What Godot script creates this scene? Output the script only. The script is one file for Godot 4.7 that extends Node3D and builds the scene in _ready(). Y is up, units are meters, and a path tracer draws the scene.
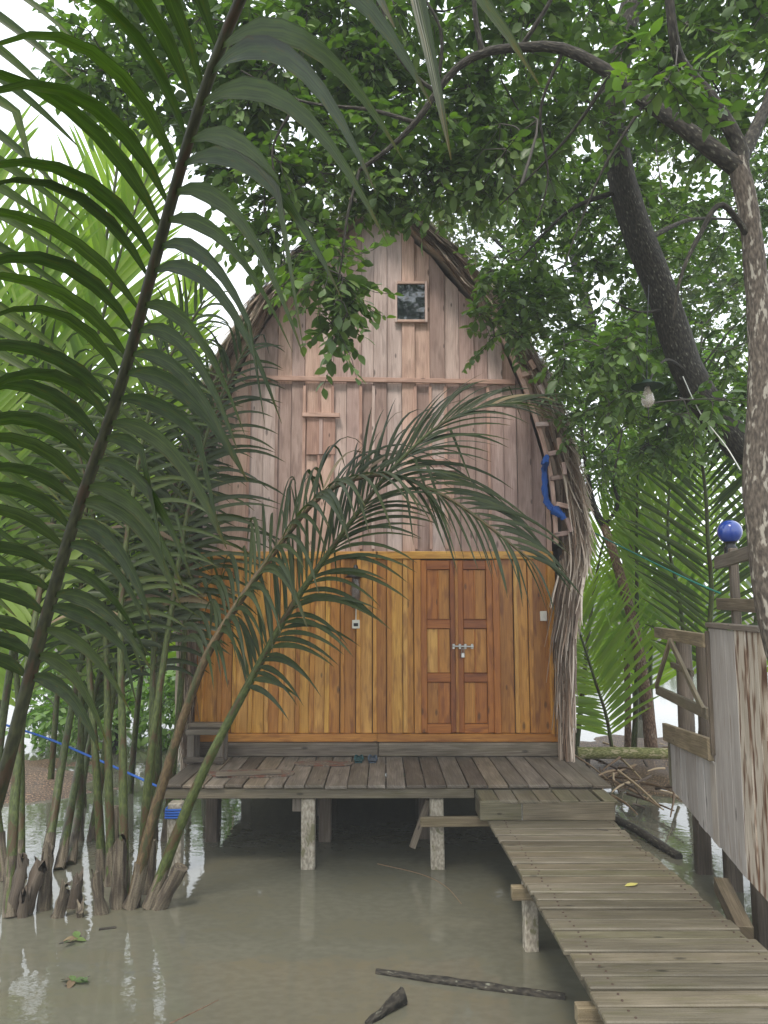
extends Node3D
# A stilted, thatched wooden hut over muddy tidal water, seen from a boardwalk among palms.
# Metres, y up, water level y = 0, hut front at z = -8.7.

const DECK_TOP := 0.75
const WALK_TOP := 0.55
const FRONT_Z := -8.7
const MID_X := -0.08
const EYE := Vector3(0, 2.35, 0)

var rng := RandomNumberGenerator.new()
var M := {}
var taken := {}

# ------------------------------------------------------------------ mesh building
class MB:
	var v := PackedVector3Array()
	var n := PackedVector3Array()
	var t := PackedVector2Array()
	var ix := PackedInt32Array()
	func vert(p: Vector3, nn: Vector3, uv: Vector2) -> int:
		v.append(p); n.append(nn); t.append(uv)
		return v.size() - 1
	func face(a: int, b: int, c: int) -> void:
		var out := n[a] + n[b] + n[c]
		if (v[c] - v[a]).cross(v[b] - v[a]).dot(out) >= 0.0:
			ix.append(a); ix.append(b); ix.append(c)
		else:
			ix.append(a); ix.append(c); ix.append(b)
	func flat_tri(a: Vector3, b: Vector3, c: Vector3, hint: Vector3, ua: Vector2, ub: Vector2, uc: Vector2) -> void:
		var nn := (c - a).cross(b - a)
		if nn.length_squared() < 1e-16:
			return
		nn = nn.normalized()
		if nn.dot(hint) < 0.0:
			nn = -nn
		face(vert(a, nn, ua), vert(b, nn, ub), vert(c, nn, uc))
	func flat_quad(a: Vector3, b: Vector3, c: Vector3, d: Vector3, hint: Vector3, ua: Vector2, ub: Vector2, uc: Vector2, ud: Vector2) -> void:
		var nn := (c - a).cross(d - b)
		if nn.length_squared() < 1e-16:
			return
		nn = nn.normalized()
		if nn.dot(hint) < 0.0:
			nn = -nn
		var i := vert(a, nn, ua); var j := vert(b, nn, ub); var k := vert(c, nn, uc); var l := vert(d, nn, ud)
		face(i, j, k); face(i, k, l)
	func mesh() -> ArrayMesh:
		var arr := []
		arr.resize(Mesh.ARRAY_MAX)
		arr[Mesh.ARRAY_VERTEX] = v; arr[Mesh.ARRAY_NORMAL] = n; arr[Mesh.ARRAY_TEX_UV] = t; arr[Mesh.ARRAY_INDEX] = ix
		var m := ArrayMesh.new()
		m.add_surface_from_arrays(Mesh.PRIMITIVE_TRIANGLES, arr)
		return m

func rnd(a: float, b: float) -> float:
	return rng.randf_range(a, b)

func rvec() -> Vector3:
	return Vector3(rnd(-1, 1), rnd(-1, 1), rnd(-1, 1))

func pick(a: Array):
	return a[rng.randi() % a.size()]

# a box with chamfered edges; grain runs along its longest side
func add_box(mb: MB, size: Vector3, x: Transform3D, bevel := 0.004, uvo := Vector2.ZERO) -> void:
	var h := size * 0.5
	var b := minf(bevel, minf(h.x, minf(h.y, h.z)) * 0.6)
	var L := size.max_axis_index()
	var A := (L + 1) % 3
	var B := (L + 2) % 3
	var uvf := func(p: Vector3) -> Vector2: return Vector2(p[A] + p[B] + uvo.x, p[L] * 0.5 + uvo.y)
	var pt := func(sx: int, sy: int, sz: int, ax: int) -> Vector3:
		var p := Vector3(sx * (h.x - b), sy * (h.y - b), sz * (h.z - b))
		p[ax] += b * [sx, sy, sz][ax]
		return p
	var q := func(a: Vector3, c: Vector3, d: Vector3, e: Vector3) -> void:
		var hint: Vector3 = x.basis * (a + c + d + e)
		mb.flat_quad(x * a, x * c, x * d, x * e, hint, uvf.call(a), uvf.call(c), uvf.call(d), uvf.call(e))
	for s in [-1, 1]:
		q.call(pt.call(s, -1, -1, 0), pt.call(s, 1, -1, 0), pt.call(s, 1, 1, 0), pt.call(s, -1, 1, 0))
		q.call(pt.call(-1, s, -1, 1), pt.call(1, s, -1, 1), pt.call(1, s, 1, 1), pt.call(-1, s, 1, 1))
		q.call(pt.call(-1, -1, s, 2), pt.call(1, -1, s, 2), pt.call(1, 1, s, 2), pt.call(-1, 1, s, 2))
		for r in [-1, 1]:
			q.call(pt.call(s, r, -1, 0), pt.call(s, r, 1, 0), pt.call(s, r, 1, 1), pt.call(s, r, -1, 1))
			q.call(pt.call(s, -1, r, 0), pt.call(s, 1, r, 0), pt.call(s, 1, r, 2), pt.call(s, -1, r, 2))
			q.call(pt.call(-1, s, r, 1), pt.call(1, s, r, 1), pt.call(1, s, r, 2), pt.call(-1, s, r, 2))
			for w in [-1, 1]:
				var a: Vector3 = pt.call(s, r, w, 0); var c: Vector3 = pt.call(s, r, w, 1); var d: Vector3 = pt.call(s, r, w, 2)
				mb.flat_tri(x * a, x * c, x * d, x.basis * (a + c + d), uvf.call(a), uvf.call(c), uvf.call(d))

func ruv() -> Vector2:
	return Vector2(rnd(0, 1), rnd(0, 1))

func box_mesh(size: Vector3, bevel := 0.004) -> ArrayMesh:
	var mb := MB.new()
	add_box(mb, size, Transform3D.IDENTITY, bevel, ruv())
	return mb.mesh()

# a convex polygon in x, y pushed from z0 (front) back to z1
func add_prism(mb: MB, poly: Array, z0: float, z1: float, uvo := Vector2.ZERO) -> void:
	var c := Vector2.ZERO
	for p in poly: c += p
	c /= poly.size()
	for i in range(1, poly.size() - 1):
		for z in [z0, z1]:
			mb.flat_tri(Vector3(poly[0].x, poly[0].y, z), Vector3(poly[i].x, poly[i].y, z), Vector3(poly[i + 1].x, poly[i + 1].y, z), Vector3(0, 0, z - (z0 + z1) * 0.5), Vector2(poly[0].x, poly[0].y * 0.5) + uvo, Vector2(poly[i].x, poly[i].y * 0.5) + uvo, Vector2(poly[i + 1].x, poly[i + 1].y * 0.5) + uvo)
	for i in poly.size():
		var a: Vector2 = poly[i]; var b: Vector2 = poly[(i + 1) % poly.size()]
		var mid := (a + b) * 0.5 - c
		mb.flat_quad(Vector3(a.x, a.y, z0), Vector3(b.x, b.y, z0), Vector3(b.x, b.y, z1), Vector3(a.x, a.y, z1), Vector3(mid.x, mid.y, 0), Vector2(a.x + z0, a.y * 0.5) + uvo, Vector2(b.x + z0, b.y * 0.5) + uvo, Vector2(b.x + z1, b.y * 0.5) + uvo, Vector2(a.x + z1, a.y * 0.5) + uvo)

func spline(pts: Array, steps: int) -> PackedVector3Array:
	var out := PackedVector3Array()
	var c := Curve3D.new()
	c.bake_interval = 0.03
	for i in pts.size():
		var a: Vector3 = pts[maxi(i - 1, 0)]; var b: Vector3 = pts[mini(i + 1, pts.size() - 1)]
		var tg := (b - a) / 6.0
		c.add_point(pts[i], -tg, tg)
	var L := c.get_baked_length()
	for k in steps + 1:
		out.append(c.sample_baked(L * k / steps, true))
	return out

# a tapered tube; rough moves the skin in and out
func add_tube(mb: MB, p: PackedVector3Array, r0: float, r1: float, sides := 8, rough := 0.0, power := 1.0, flat := 1.0, nf := 1.0) -> void:
	var noise := FastNoiseLite.new()
	noise.seed = rng.randi(); noise.frequency = 1.6 * nf
	var base := mb.v.size()
	var tg := (p[1] - p[0]).normalized()
	var s := tg.cross(Vector3(0.3, 0.2, 1)).normalized()
	var run := 0.0
	for i in p.size():
		var d := (p[mini(i + 1, p.size() - 1)] - p[maxi(i - 1, 0)]).normalized()
		s = (s - d * s.dot(d)).normalized()
		var b := d.cross(s)
		if i > 0: run += p[i].distance_to(p[i - 1])
		var r := lerpf(r0, r1, pow(float(i) / (p.size() - 1), power))
		for k in sides + 1:
			var a := TAU * k / sides
			var dir := s * cos(a) + b * sin(a) * flat
			var rr := r
			if rough > 0.0:
				var q: Vector3 = p[i] * 3.0 + dir * 1.3
				rr *= 1.0 + rough * noise.get_noise_3d(q.x, q.y, q.z) * 2.0
			mb.vert(p[i] + dir * rr, dir.normalized(), Vector2(float(k) / sides * TAU * maxf(r0, 0.03), run * 0.5))
	for i in p.size() - 1:
		for k in sides:
			var a := base + i * (sides + 1) + k
			mb.face(a, a + 1, a + sides + 2); mb.face(a, a + sides + 2, a + sides + 1)
	for e in [0, p.size() - 1]:
		var d := (p[1] - p[0]) * -1.0 if e == 0 else p[e] - p[e - 1]
		d = d.normalized()
		var c := mb.vert(p[e], d, Vector2(0.1, 0.1))
		var ring := []
		for k in sides: ring.append(mb.vert(mb.v[base + e * (sides + 1) + k], d, mb.t[base + e * (sides + 1) + k]))
		for k in sides: mb.face(c, ring[k], ring[(k + 1) % sides])

# a surface of revolution about y: rows of [radius, height]
func add_lathe(mb: MB, rows: Array, at: Vector3, sides := 16) -> void:
	var base := mb.v.size()
	for i in rows.size():
		var a: Array = rows[maxi(i - 1, 0)]; var b: Array = rows[mini(i + 1, rows.size() - 1)]
		var nr := Vector2(b[1] - a[1], -(b[0] - a[0])).normalized()
		for k in sides + 1:
			var an := TAU * k / sides
			mb.vert(at + Vector3(cos(an) * rows[i][0], rows[i][1], sin(an) * rows[i][0]), Vector3(cos(an) * nr.x, nr.y, sin(an) * nr.x), Vector2(float(k) / sides, rows[i][1]))
	for i in rows.size() - 1:
		for k in sides:
			var a := base + i * (sides + 1) + k
			mb.face(a, a + 1, a + sides + 2); mb.face(a, a + sides + 2, a + sides + 1)

# ------------------------------------------------------------------ nodes
func numbered(parent: Node, called: String) -> String:
	var key := str(parent.get_instance_id()) + called
	var k: int = taken.get(key, 0)
	taken[key] = k + 1
	return called if k == 0 else "%s_%03d" % [called, k]

func tag(o: Node, label: String, category: String, group := "", kind := "") -> Node:
	if label: o.set_meta("label", label)
	if category: o.set_meta("category", category)
	if group: o.set_meta("group", group)
	if kind: o.set_meta("kind", kind)
	return o

func thing(called: String, at: Vector3, label: String, category: String, group := "") -> Node3D:
	var o := Node3D.new()
	o.name = numbered(self, called)
	add_child(o, true)
	o.position = at
	tag(o, label, category, group)
	return o

# one mesh, given in the world's coordinates, hung under a thing or a part
func put(called: String, mesh: Mesh, m: Material, parent: Node3D, x := Transform3D.IDENTITY) -> MeshInstance3D:
	var o := MeshInstance3D.new()
	o.name = numbered(parent, called)
	o.mesh = mesh
	o.material_override = m
	o.cast_shadow = GeometryInstance3D.SHADOW_CASTING_SETTING_DOUBLE_SIDED
	parent.add_child(o, true)
	var up := Vector3.ZERO
	var q: Node = parent
	while q is Node3D and q != self:
		up += q.position
		q = q.get_parent()
	x.origin -= up
	o.transform = x
	return o

func plank(parent: Node3D, called: String, size: Vector3, at: Vector3, m: Material, turn := Vector3.ZERO, bevel := 0.004) -> MeshInstance3D:
	return put(called, box_mesh(size, bevel), m, parent, Transform3D(Basis.from_euler(turn), at))

# a bar from a to b, w wide and d deep
func bar(parent: Node3D, called: String, a: Vector3, b: Vector3, w: float, d: float, m: Material, up := Vector3.UP, bevel := 0.004) -> MeshInstance3D:
	var z := (b - a).normalized()
	var x := up.cross(z)
	if x.length() < 0.01: x = Vector3.RIGHT
	x = x.normalized()
	var y := z.cross(x)
	return put(called, box_mesh(Vector3(w, d, a.distance_to(b)), bevel), m, parent, Transform3D(Basis(x, y, z), (a + b) * 0.5))

func tube(parent: Node3D, called: String, pts: Array, r0: float, r1: float, m: Material, sides := 8, steps := 12, rough := 0.0) -> MeshInstance3D:
	var mb := MB.new()
	add_tube(mb, spline(pts, steps), r0, r1, sides, rough)
	return put(called, mb.mesh(), m, parent)

# ------------------------------------------------------------------ materials
func lin(r: float, g: float, b: float) -> Color:
	return Color(r, g, b).linear_to_srgb()

func gray(sd: int, w: int, h: int, nw: int, nh: int, freq: float, oct := 4) -> PackedByteArray:
	var f := FastNoiseLite.new()
	f.seed = sd; f.noise_type = FastNoiseLite.TYPE_SIMPLEX_SMOOTH; f.frequency = freq
	f.fractal_octaves = oct
	var im := f.get_seamless_image(nw, nh)
	im.convert(Image.FORMAT_L8)
	im.resize(w, h, Image.INTERPOLATE_CUBIC)
	return im.get_data()

func tex(im: Image) -> ImageTexture:
	im.generate_mipmaps()
	return ImageTexture.create_from_image(im)

# wood: grain along v, blotches of weather and stain over it; returns [colour, height]
func wood(sd: int, dark: Color, light: Color, stain: Color, stain_from: float, stain_most: float, knots := 7, W := 512, Hh := 1024) -> Array:
	var a := gray(sd, W, Hh, W, 36, 0.14, 4)
	var b := gray(sd + 1, W, Hh, 128, 24, 0.06, 3)
	var e := gray(sd + 5, W, Hh, W, Hh, 0.25, 3)
	var c := gray(sd + 2, W, Hh, 128, 128, 0.03, 4)
	var s1 := gray(sd + 3, W, Hh, 160, 64, 0.07, 5)
	var out := PackedByteArray(); out.resize(W * Hh * 3)
	var hgt := PackedByteArray(); hgt.resize(W * Hh)
	var r := RandomNumberGenerator.new(); r.seed = sd
	var kn := []
	for k in knots: kn.append([r.randf_range(20, W - 20), r.randf_range(40, Hh - 40), r.randf_range(5, 11)])
	for y in Hh:
		for x in W:
			var i := y * W + x
			var g := a[i] / 255.0 * 0.36 + b[i] / 255.0 * 0.26 + c[i] / 255.0 * 0.18 + e[i] / 255.0 * 0.2
			g = clampf((g - 0.5) * 1.9 + 0.5, 0.0, 1.0)
			var st := clampf((s1[i] / 255.0 * 0.75 + b[i] / 255.0 * 0.25 - stain_from) * 4.0, 0.0, 1.0) * stain_most
			var col := dark.lerp(light, g).lerp(stain, st)
			out[i * 3] = int(col.r * 255.0); out[i * 3 + 1] = int(col.g * 255.0); out[i * 3 + 2] = int(col.b * 255.0)
			hgt[i] = int(g * 255.0)
	for k in kn:
		var R: float = k[2]
		for y in range(maxi(0, int(k[1] - R * 3)), mini(Hh, int(k[1] + R * 3))):
			for x in range(maxi(0, int(k[0] - R)), mini(W, int(k[0] + R))):
				var d := sqrt(pow((x - k[0]) / R, 2) + pow((y - k[1]) / (R * 2.6), 2))
				if d < 1.0:
					var i := (y * W + x)
					var q := lerpf(0.45 + 0.25 * absf(sin(d * 9.0)), 1.0, d * d)
					for ch in 3: out[i * 3 + ch] = int(out[i * 3 + ch] * q)
	return [tex(Image.create_from_data(W, Hh, false, Image.FORMAT_RGB8, out)), tex(Image.create_from_data(W, Hh, false, Image.FORMAT_L8, hgt))]

func skin(t: Array, tint: Color, rough: float, relief: float, spec := 0.4) -> StandardMaterial3D:
	var m := StandardMaterial3D.new()
	m.albedo_texture = t[0]; m.albedo_color = tint
	m.roughness = rough; m.metallic_specular = spec
	m.heightmap_enabled = true; m.heightmap_texture = t[1]; m.heightmap_scale = relief
	return m

func tones(t: Array, tints: Array, rough: float, relief: float, spec := 0.4) -> Array:
	var out := []
	for c in tints: out.append(skin(t, c, rough, relief, spec))
	return out

func plain(c: Color, rough := 0.6, metal := 0.0, spec := 0.5) -> StandardMaterial3D:
	var m := StandardMaterial3D.new()
	m.albedo_color = c; m.roughness = rough; m.metallic = metal; m.metallic_specular = spec
	return m

# a leaf: reflects its own green and lets yellower light through
func leafy(c: Color, through: Color, rough := 0.4, veins: Texture2D = null, blade: Texture2D = null) -> StandardMaterial3D:
	var m := plain(c, rough, 0.0, 0.35)
	m.backlight_enabled = true; m.backlight = through
	m.cull_mode = BaseMaterial3D.CULL_DISABLED
	if blade: m.albedo_texture = blade
	if veins:
		m.heightmap_enabled = true; m.heightmap_texture = veins; m.heightmap_scale = 0.02
	return m

# print of a palm blade: pale midrib, long veins, blotches, a dried tip; tinted by the material's own colour
func blade_texture(sd: int) -> ImageTexture:
	var W := 64; var Hh := 256
	var n1 := gray(sd, W, Hh, 64, 12, 0.12, 3)
	var n2 := gray(sd + 1, W, Hh, 64, 128, 0.05, 4)
	var im := Image.create(W, Hh, false, Image.FORMAT_RGB8)
	for y in Hh:
		for x in W:
			var u := (x + 0.5) / W; var v := (y + 0.5) / Hh
			var a := n1[y * W + x] / 255.0; var b := n2[y * W + x] / 255.0
			var g := 0.72 + 0.2 * (a - 0.5) + 0.22 * (b - 0.5) + 0.035 * sin(u * TAU * 9.0)
			var c := Color(g, g, g)
			if absf(u - 0.5) < 0.05: c = c.lerp(Color(1.0, 0.96, 0.8), 0.45)
			var dry := clampf((v - 0.9 + (b - 0.5) * 0.25) * 9.0, 0.0, 1.0)
			if absf(u - 0.5) > 0.46: dry = maxf(dry, clampf((a - 0.6) * 5.0, 0.0, 0.7))
			if b > 0.83: dry = maxf(dry, 0.6)
			c = c.lerp(Color(1.0, 0.74, 0.5), dry)
			im.set_pixel(x, y, c)
	return tex(im)

func patchy(sd: int, a: Color, b: Color, c: Color, from: float, W := 512, Hh := 512, f := 0.03) -> Array:
	var n1 := gray(sd, W, Hh, W, Hh, 0.06, 5)
	var n2 := gray(sd + 1, W, Hh, 256, 256, f, 4)
	var out := PackedByteArray(); out.resize(W * Hh * 3)
	var hgt := PackedByteArray(); hgt.resize(W * Hh)
	for i in W * Hh:
		var g := clampf((n1[i] / 255.0 - 0.5) * 1.8 + 0.5, 0.0, 1.0)
		var col := a.lerp(b, g).lerp(c, clampf((n2[i] / 255.0 * 0.8 + g * 0.2 - from) * 9.0, 0.0, 1.0))
		out[i * 3] = int(col.r * 255.0); out[i * 3 + 1] = int(col.g * 255.0); out[i * 3 + 2] = int(col.b * 255.0)
		hgt[i] = n1[i]
	return [tex(Image.create_from_data(W, Hh, false, Image.FORMAT_RGB8, out)), tex(Image.create_from_data(W, Hh, false, Image.FORMAT_L8, hgt))]

func c8(r: int, g: int, b: int) -> Color:
	return Color8(r, g, b)

func make_materials() -> void:
	var pink := wood(11, c8(172, 148, 138), c8(220, 199, 189), c8(148, 128, 120), 0.55, 0.5)
	M.pink = tones(pink, [Color(1, 1, 1), Color(0.9, 0.87, 0.87), Color(1, 0.95, 0.91), Color(0.82, 0.79, 0.78), Color(0.96, 0.97, 0.98)], 0.75, 0.1)
	M.pink_dark = tones(pink, [Color(0.88, 0.8, 0.76), Color(0.94, 0.87, 0.83)], 0.75, 0.1)
	var teak := wood(31, c8(168, 116, 52), c8(226, 176, 94), c8(134, 86, 40), 0.56, 0.6)
	M.teak = tones(teak, [Color(1, 1, 1), Color(0.92, 0.85, 0.76), Color(1, 0.96, 0.86), Color(0.84, 0.76, 0.68), Color(1, 1, 0.9)], 0.42, 0.06, 0.5)
	M.teak_red = tones(teak, [Color(0.77, 0.61, 0.49), Color(0.68, 0.52, 0.43), Color(0.84, 0.7, 0.58)], 0.4, 0.06, 0.5)
	var deck := wood(51, c8(90, 84, 77), c8(164, 157, 147), c8(108, 103, 88), 0.5, 0.5)
	M.deck = tones(deck, [Color(0.9, 0.88, 0.86), Color(0.8, 0.78, 0.75), Color(0.92, 0.88, 0.82), Color(0.72, 0.69, 0.66)], 0.6, 0.2)
	M.deck_dark = tones(deck, [Color(0.86, 0.83, 0.8), Color(0.9, 0.87, 0.82)], 0.7, 0.2)
	var walk := wood(71, c8(112, 106, 94), c8(166, 158, 144), c8(116, 114, 84), 0.56, 0.4)
	M.walk = tones(walk, [Color(0.76, 0.75, 0.72), Color(0.69, 0.68, 0.64), Color(0.74, 0.72, 0.67), Color(0.63, 0.62, 0.58), Color(0.7, 0.7, 0.63)], 0.55, 0.22)
	var pale := wood(91, c8(160, 154, 148), c8(206, 201, 195), c8(126, 108, 92), 0.66, 0.6, 4)
	M.pale = tones(pale, [Color(0.92, 0.92, 0.92), Color(0.86, 0.85, 0.84), Color(0.9, 0.88, 0.85)], 0.7, 0.15)
	var streak := wood(103, c8(150, 138, 122), c8(212, 202, 186), c8(88, 60, 42), 0.52, 0.95, 4)
	M.streak = tones(streak, [Color(1, 1, 1), Color(0.9, 0.87, 0.84)], 0.7, 0.15)
	M.rail = tones(deck, [Color(0.95, 0.9, 0.78), Color(0.8, 0.76, 0.68)], 0.7, 0.2)
	M.concrete = skin(patchy(131, c8(128, 120, 106), c8(176, 168, 152), c8(112, 108, 84), 0.62), Color(1, 1, 1), 0.85, 0.3)
	M.dark_post = tones(deck, [Color(0.74, 0.7, 0.66), Color(0.7, 0.66, 0.62)], 0.6, 0.2)
	# leaves
	var rib := PackedByteArray(); rib.resize(64 * 64)
	for y in 64:
		for x in 64: rib[y * 64 + x] = int(127 + 110 * sin(x / 64.0 * TAU * 7.0))
	var ribs := tex(Image.create_from_data(64, 64, false, Image.FORMAT_L8, rib))
	var bt := [blade_texture(301), blade_texture(305), blade_texture(309)]
	var th := Color(0.68, 0.9, 0.16)
	M.frond_dark = [leafy(lin(0.084, 0.112, 0.05), th, 0.38, ribs, bt[0]), leafy(lin(0.1, 0.128, 0.054), th, 0.4, ribs, bt[1]), leafy(lin(0.072, 0.098, 0.048), th, 0.36, ribs, bt[2])]
	M.frond_mid = [leafy(lin(0.115, 0.165, 0.044), th, 0.42, ribs, bt[1]), leafy(lin(0.13, 0.182, 0.046), th, 0.42, ribs, bt[2]), leafy(lin(0.098, 0.142, 0.046), th, 0.38, ribs, bt[0])]
	M.frond_light = [leafy(lin(0.13, 0.19, 0.035), Color(0.54, 0.7, 0.11), 0.48, ribs), leafy(lin(0.145, 0.2, 0.04), Color(0.58, 0.73, 0.12), 0.48, ribs), leafy(lin(0.115, 0.175, 0.032), Color(0.5, 0.67, 0.1), 0.48, ribs)]
	M.frond_old = [leafy(lin(0.17, 0.13, 0.07), Color(0.08, 0.06, 0.02), 0.6, ribs), leafy(lin(0.12, 0.085, 0.05), Color(0.06, 0.04, 0.02), 0.6, ribs)]
	M.rachis = skin(patchy(151, c8(54, 62, 30), c8(84, 94, 48), c8(70, 56, 34), 0.6), Color(1, 1, 1), 0.5, 0.06)
	M.rachis_dark = skin(patchy(153, c8(40, 42, 28), c8(62, 64, 42), c8(58, 46, 32), 0.6), Color(1, 1, 1), 0.55, 0.06)
	M.rachis_brown = skin(patchy(155, c8(70, 56, 38), c8(104, 88, 60), c8(58, 60, 34), 0.55), Color(1, 1, 1), 0.6, 0.06)
	M.leaf = [leafy(lin(0.085, 0.125, 0.045), Color(0.28, 0.42, 0.07), 0.42), leafy(lin(0.1, 0.15, 0.05), Color(0.34, 0.48, 0.08), 0.42), leafy(lin(0.07, 0.105, 0.04), Color(0.24, 0.36, 0.06), 0.4), leafy(lin(0.12, 0.165, 0.055), Color(0.38, 0.52, 0.09), 0.44)]
	M.leaf_bright = [leafy(lin(0.12, 0.2, 0.04), Color(0.38, 0.56, 0.07), 0.45), leafy(lin(0.105, 0.175, 0.04), Color(0.34, 0.5, 0.06), 0.45)]
	M.leaf_far = [leafy(lin(0.1, 0.14, 0.035), Color(0.32, 0.42, 0.06), 0.5), leafy(lin(0.085, 0.13, 0.035), Color(0.28, 0.4, 0.06), 0.5), leafy(lin(0.12, 0.15, 0.035), Color(0.36, 0.44, 0.06), 0.5)]
	M.bark = skin(patchy(171, c8(60, 53, 46), c8(98, 89, 78), c8(140, 134, 122), 0.64, 512, 512, 0.045), Color(1, 1, 1), 0.85, 0.5)
	M.bark_dark = skin(patchy(175, c8(36, 33, 28), c8(68, 63, 54), c8(112, 112, 98), 0.7, 512, 512, 0.09), Color(1, 1, 1), 0.85, 0.5)
	M.bark_brown = skin(patchy(179, c8(84, 64, 50), c8(134, 110, 90), c8(150, 140, 120), 0.7), Color(1, 1, 1), 0.85, 0.4)
	M.twig = plain(lin(0.06, 0.052, 0.042), 0.8)
	M.thatch = [plain(c8(186, 168, 150), 0.85), plain(c8(214, 198, 180), 0.85), plain(c8(156, 136, 118), 0.85), plain(c8(120, 102, 88), 0.85), plain(c8(178, 150, 128), 0.85)]
	M.dry = [plain(c8(140, 116, 88), 0.85), plain(c8(108, 86, 64), 0.85), plain(c8(168, 146, 116), 0.85), plain(c8(84, 68, 54), 0.85)]
	M.stub = skin(wood(191, c8(62, 54, 44), c8(140, 130, 110), c8(52, 44, 38), 0.5, 0.8, 0, 256, 512), Color(1, 1, 1), 0.85, 0.4)
	M.black = plain(c8(24, 24, 24), 0.4)
	M.white_plastic = plain(c8(226, 222, 210), 0.4)
	M.blue = plain(c8(36, 84, 160), 0.75)
	M.steel = plain(c8(190, 190, 186), 0.3, 0.9)

func make_water() -> void:
	var n := FastNoiseLite.new()
	n.seed = 5; n.frequency = 0.012; n.fractal_octaves = 4
	var nt := NoiseTexture2D.new()
	nt.width = 1024; nt.height = 1024; nt.seamless = true; nt.noise = n; nt.as_normal_map = true; nt.bump_strength = 3.0
	var m := plain(Color.WHITE, 0.04, 0.0, 0.5)
	m.albedo_texture = patchy(231, c8(94, 92, 79), c8(100, 98, 85), c8(97, 94, 79), 0.6, 512, 512, 0.015)[0]
	m.normal_enabled = true; m.normal_texture = nt; m.normal_scale = 0.15
	m.uv1_scale = Vector3(90, 130, 1)
	var p := PlaneMesh.new()
	p.size = Vector2(330, 300)
	var w := put("water", p, m, self, Transform3D(Basis.IDENTITY, Vector3(0, 0, -110)))
	tag(w, "still murky brown tidal water under the hut and palms", "water", "", "structure")

# ------------------------------------------------------------------ vegetation
# one palm leaflet from p along d, bending down; wdir lies across the blade
func leaflet_mesh(p: Vector3, d: Vector3, wdir: Vector3, L: float, w: float, droop: float, twist: float, kink := -1.0) -> ArrayMesh:
	var mb := MB.new()
	add_leaflet(mb, p, d, wdir, L, w, droop, twist, kink)
	return mb.mesh()

func add_leaflet(mb: MB, p: Vector3, d: Vector3, wdir: Vector3, L: float, w: float, droop: float, twist: float, kink := -1.0, seg := 9) -> void:
	var q := p
	var step := L / seg
	var base := mb.v.size()
	var dir := d
	var ww := (wdir - d * wdir.dot(d)).normalized()
	var flat_n := ww.cross(d)
	for k in seg + 1:
		var s := float(k) / seg
		var g := droop * s
		if kink >= 0.0 and s > kink: g += 2.2
		dir = (d + Vector3.DOWN * g).normalized()
		ww = (ww - dir * ww.dot(dir)).normalized().rotated(dir, twist / seg)
		var nn := ww.cross(dir).normalized()
		if nn.dot(flat_n) < 0.0: nn = -nn
		flat_n = nn
		var prof := minf(1.0, 0.14 + s * 3.6) * pow(maxf(0.0, 1.0 - s), 0.62) * 1.12
		var hw := maxf(w * 0.5 * minf(prof, 1.0), 0.0008)
		var c := q
		var e1 := q - ww * hw - nn * hw * 0.38
		var e2 := q + ww * hw - nn * hw * 0.38
		mb.vert(e1, (nn - ww * 0.38).normalized(), Vector2(0, s))
		mb.vert(c, nn, Vector2(0.5, s))
		mb.vert(e2, (nn + ww * 0.38).normalized(), Vector2(1, s))
		q += dir * step
	for k in seg:
		for j in 2:
			var a := base + k * 3 + j
			mb.face(a, a + 1, a + 4); mb.face(a, a + 4, a + 3)

# a frond: rachis (the part) and its leaflets (sub-parts)
func frond(palm: Node3D, pts: Array, o: Dictionary) -> void:
	var steps := 48
	var p := spline(pts, steps)
	var mb := MB.new()
	add_tube(mb, p, o.r0, o.r1, 9, 0.03, 0.9, 0.85)
	var rach := put("frond", mb.mesh(), o.get("rm", M.rachis), palm)
	if o.get("sheath", false):
		var sh := MB.new()
		add_tube(sh, p.slice(0, 4), o.r0 * 1.22, o.r0 * 0.95, 10, 0.3, 0.8, 0.85, 2.5)
		put("sheath", sh.mesh(), M.stub, rach)
	var t0: float = o.get("from", 0.35)
	var n: int = o.n
	var up: Vector3 = o.up
	var Lm: float = o.len
	var wm: float = o.get("w", 0.06)
	var old: float = o.get("old", 0.04)
	var sides: Array = o.get("sides", [-1, 1])
	var mats: Array = o.mats
	for i in n:
		for sd in sides:
			var t := t0 + (1.0 - t0) * (i + rnd(0.1, 0.5) + (0.25 if sd > 0 else 0.0)) / n
			var f := minf(t, 0.999) * steps
			var k := int(f)
			var pos := p[k].lerp(p[k + 1], f - k)
			var T := (p[mini(k + 2, steps)] - p[maxi(k - 1, 0)]).normalized()
			var S := T.cross(up).normalized()
			var N := S.cross(T)
			var u := (t - t0) / (1.0 - t0)
			var a := deg_to_rad(lerpf(o.get("a0", 30.0), o.get("a1", 62.0), u) + rnd(-5, 5))
			var d: Vector3 = (S * sd * cos(a) + T * sin(a) + N * (o.get("lift", 0.25) + rnd(-0.08, 0.08))).normalized()
			var len_t := Lm * (0.55 + 0.45 * minf(1.0, u * 4.0)) * (1.0 - 0.62 * pow(u, 2.2)) * rnd(0.88, 1.06)
			if o.has("grow"): len_t = Lm * (0.5 + 0.55 * u) * rnd(0.85, 1.08)
			var dr: float = o.get("droop", 0.9) * rnd(0.75, 1.3)
			var kink := rnd(0.25, 0.6) if rng.randf() < o.get("broken", 0.05) else -1.0
			var m: Material = pick(M.frond_old) if rng.randf() < old else pick(mats)
			var lw := wm * rnd(0.85, 1.1) * (1.0 - 0.35 * u)
			put("leaflet", leaflet_mesh(pos, d, T, len_t, lw, dr, rnd(-0.5, 0.5), kink), m, rach)

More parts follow.
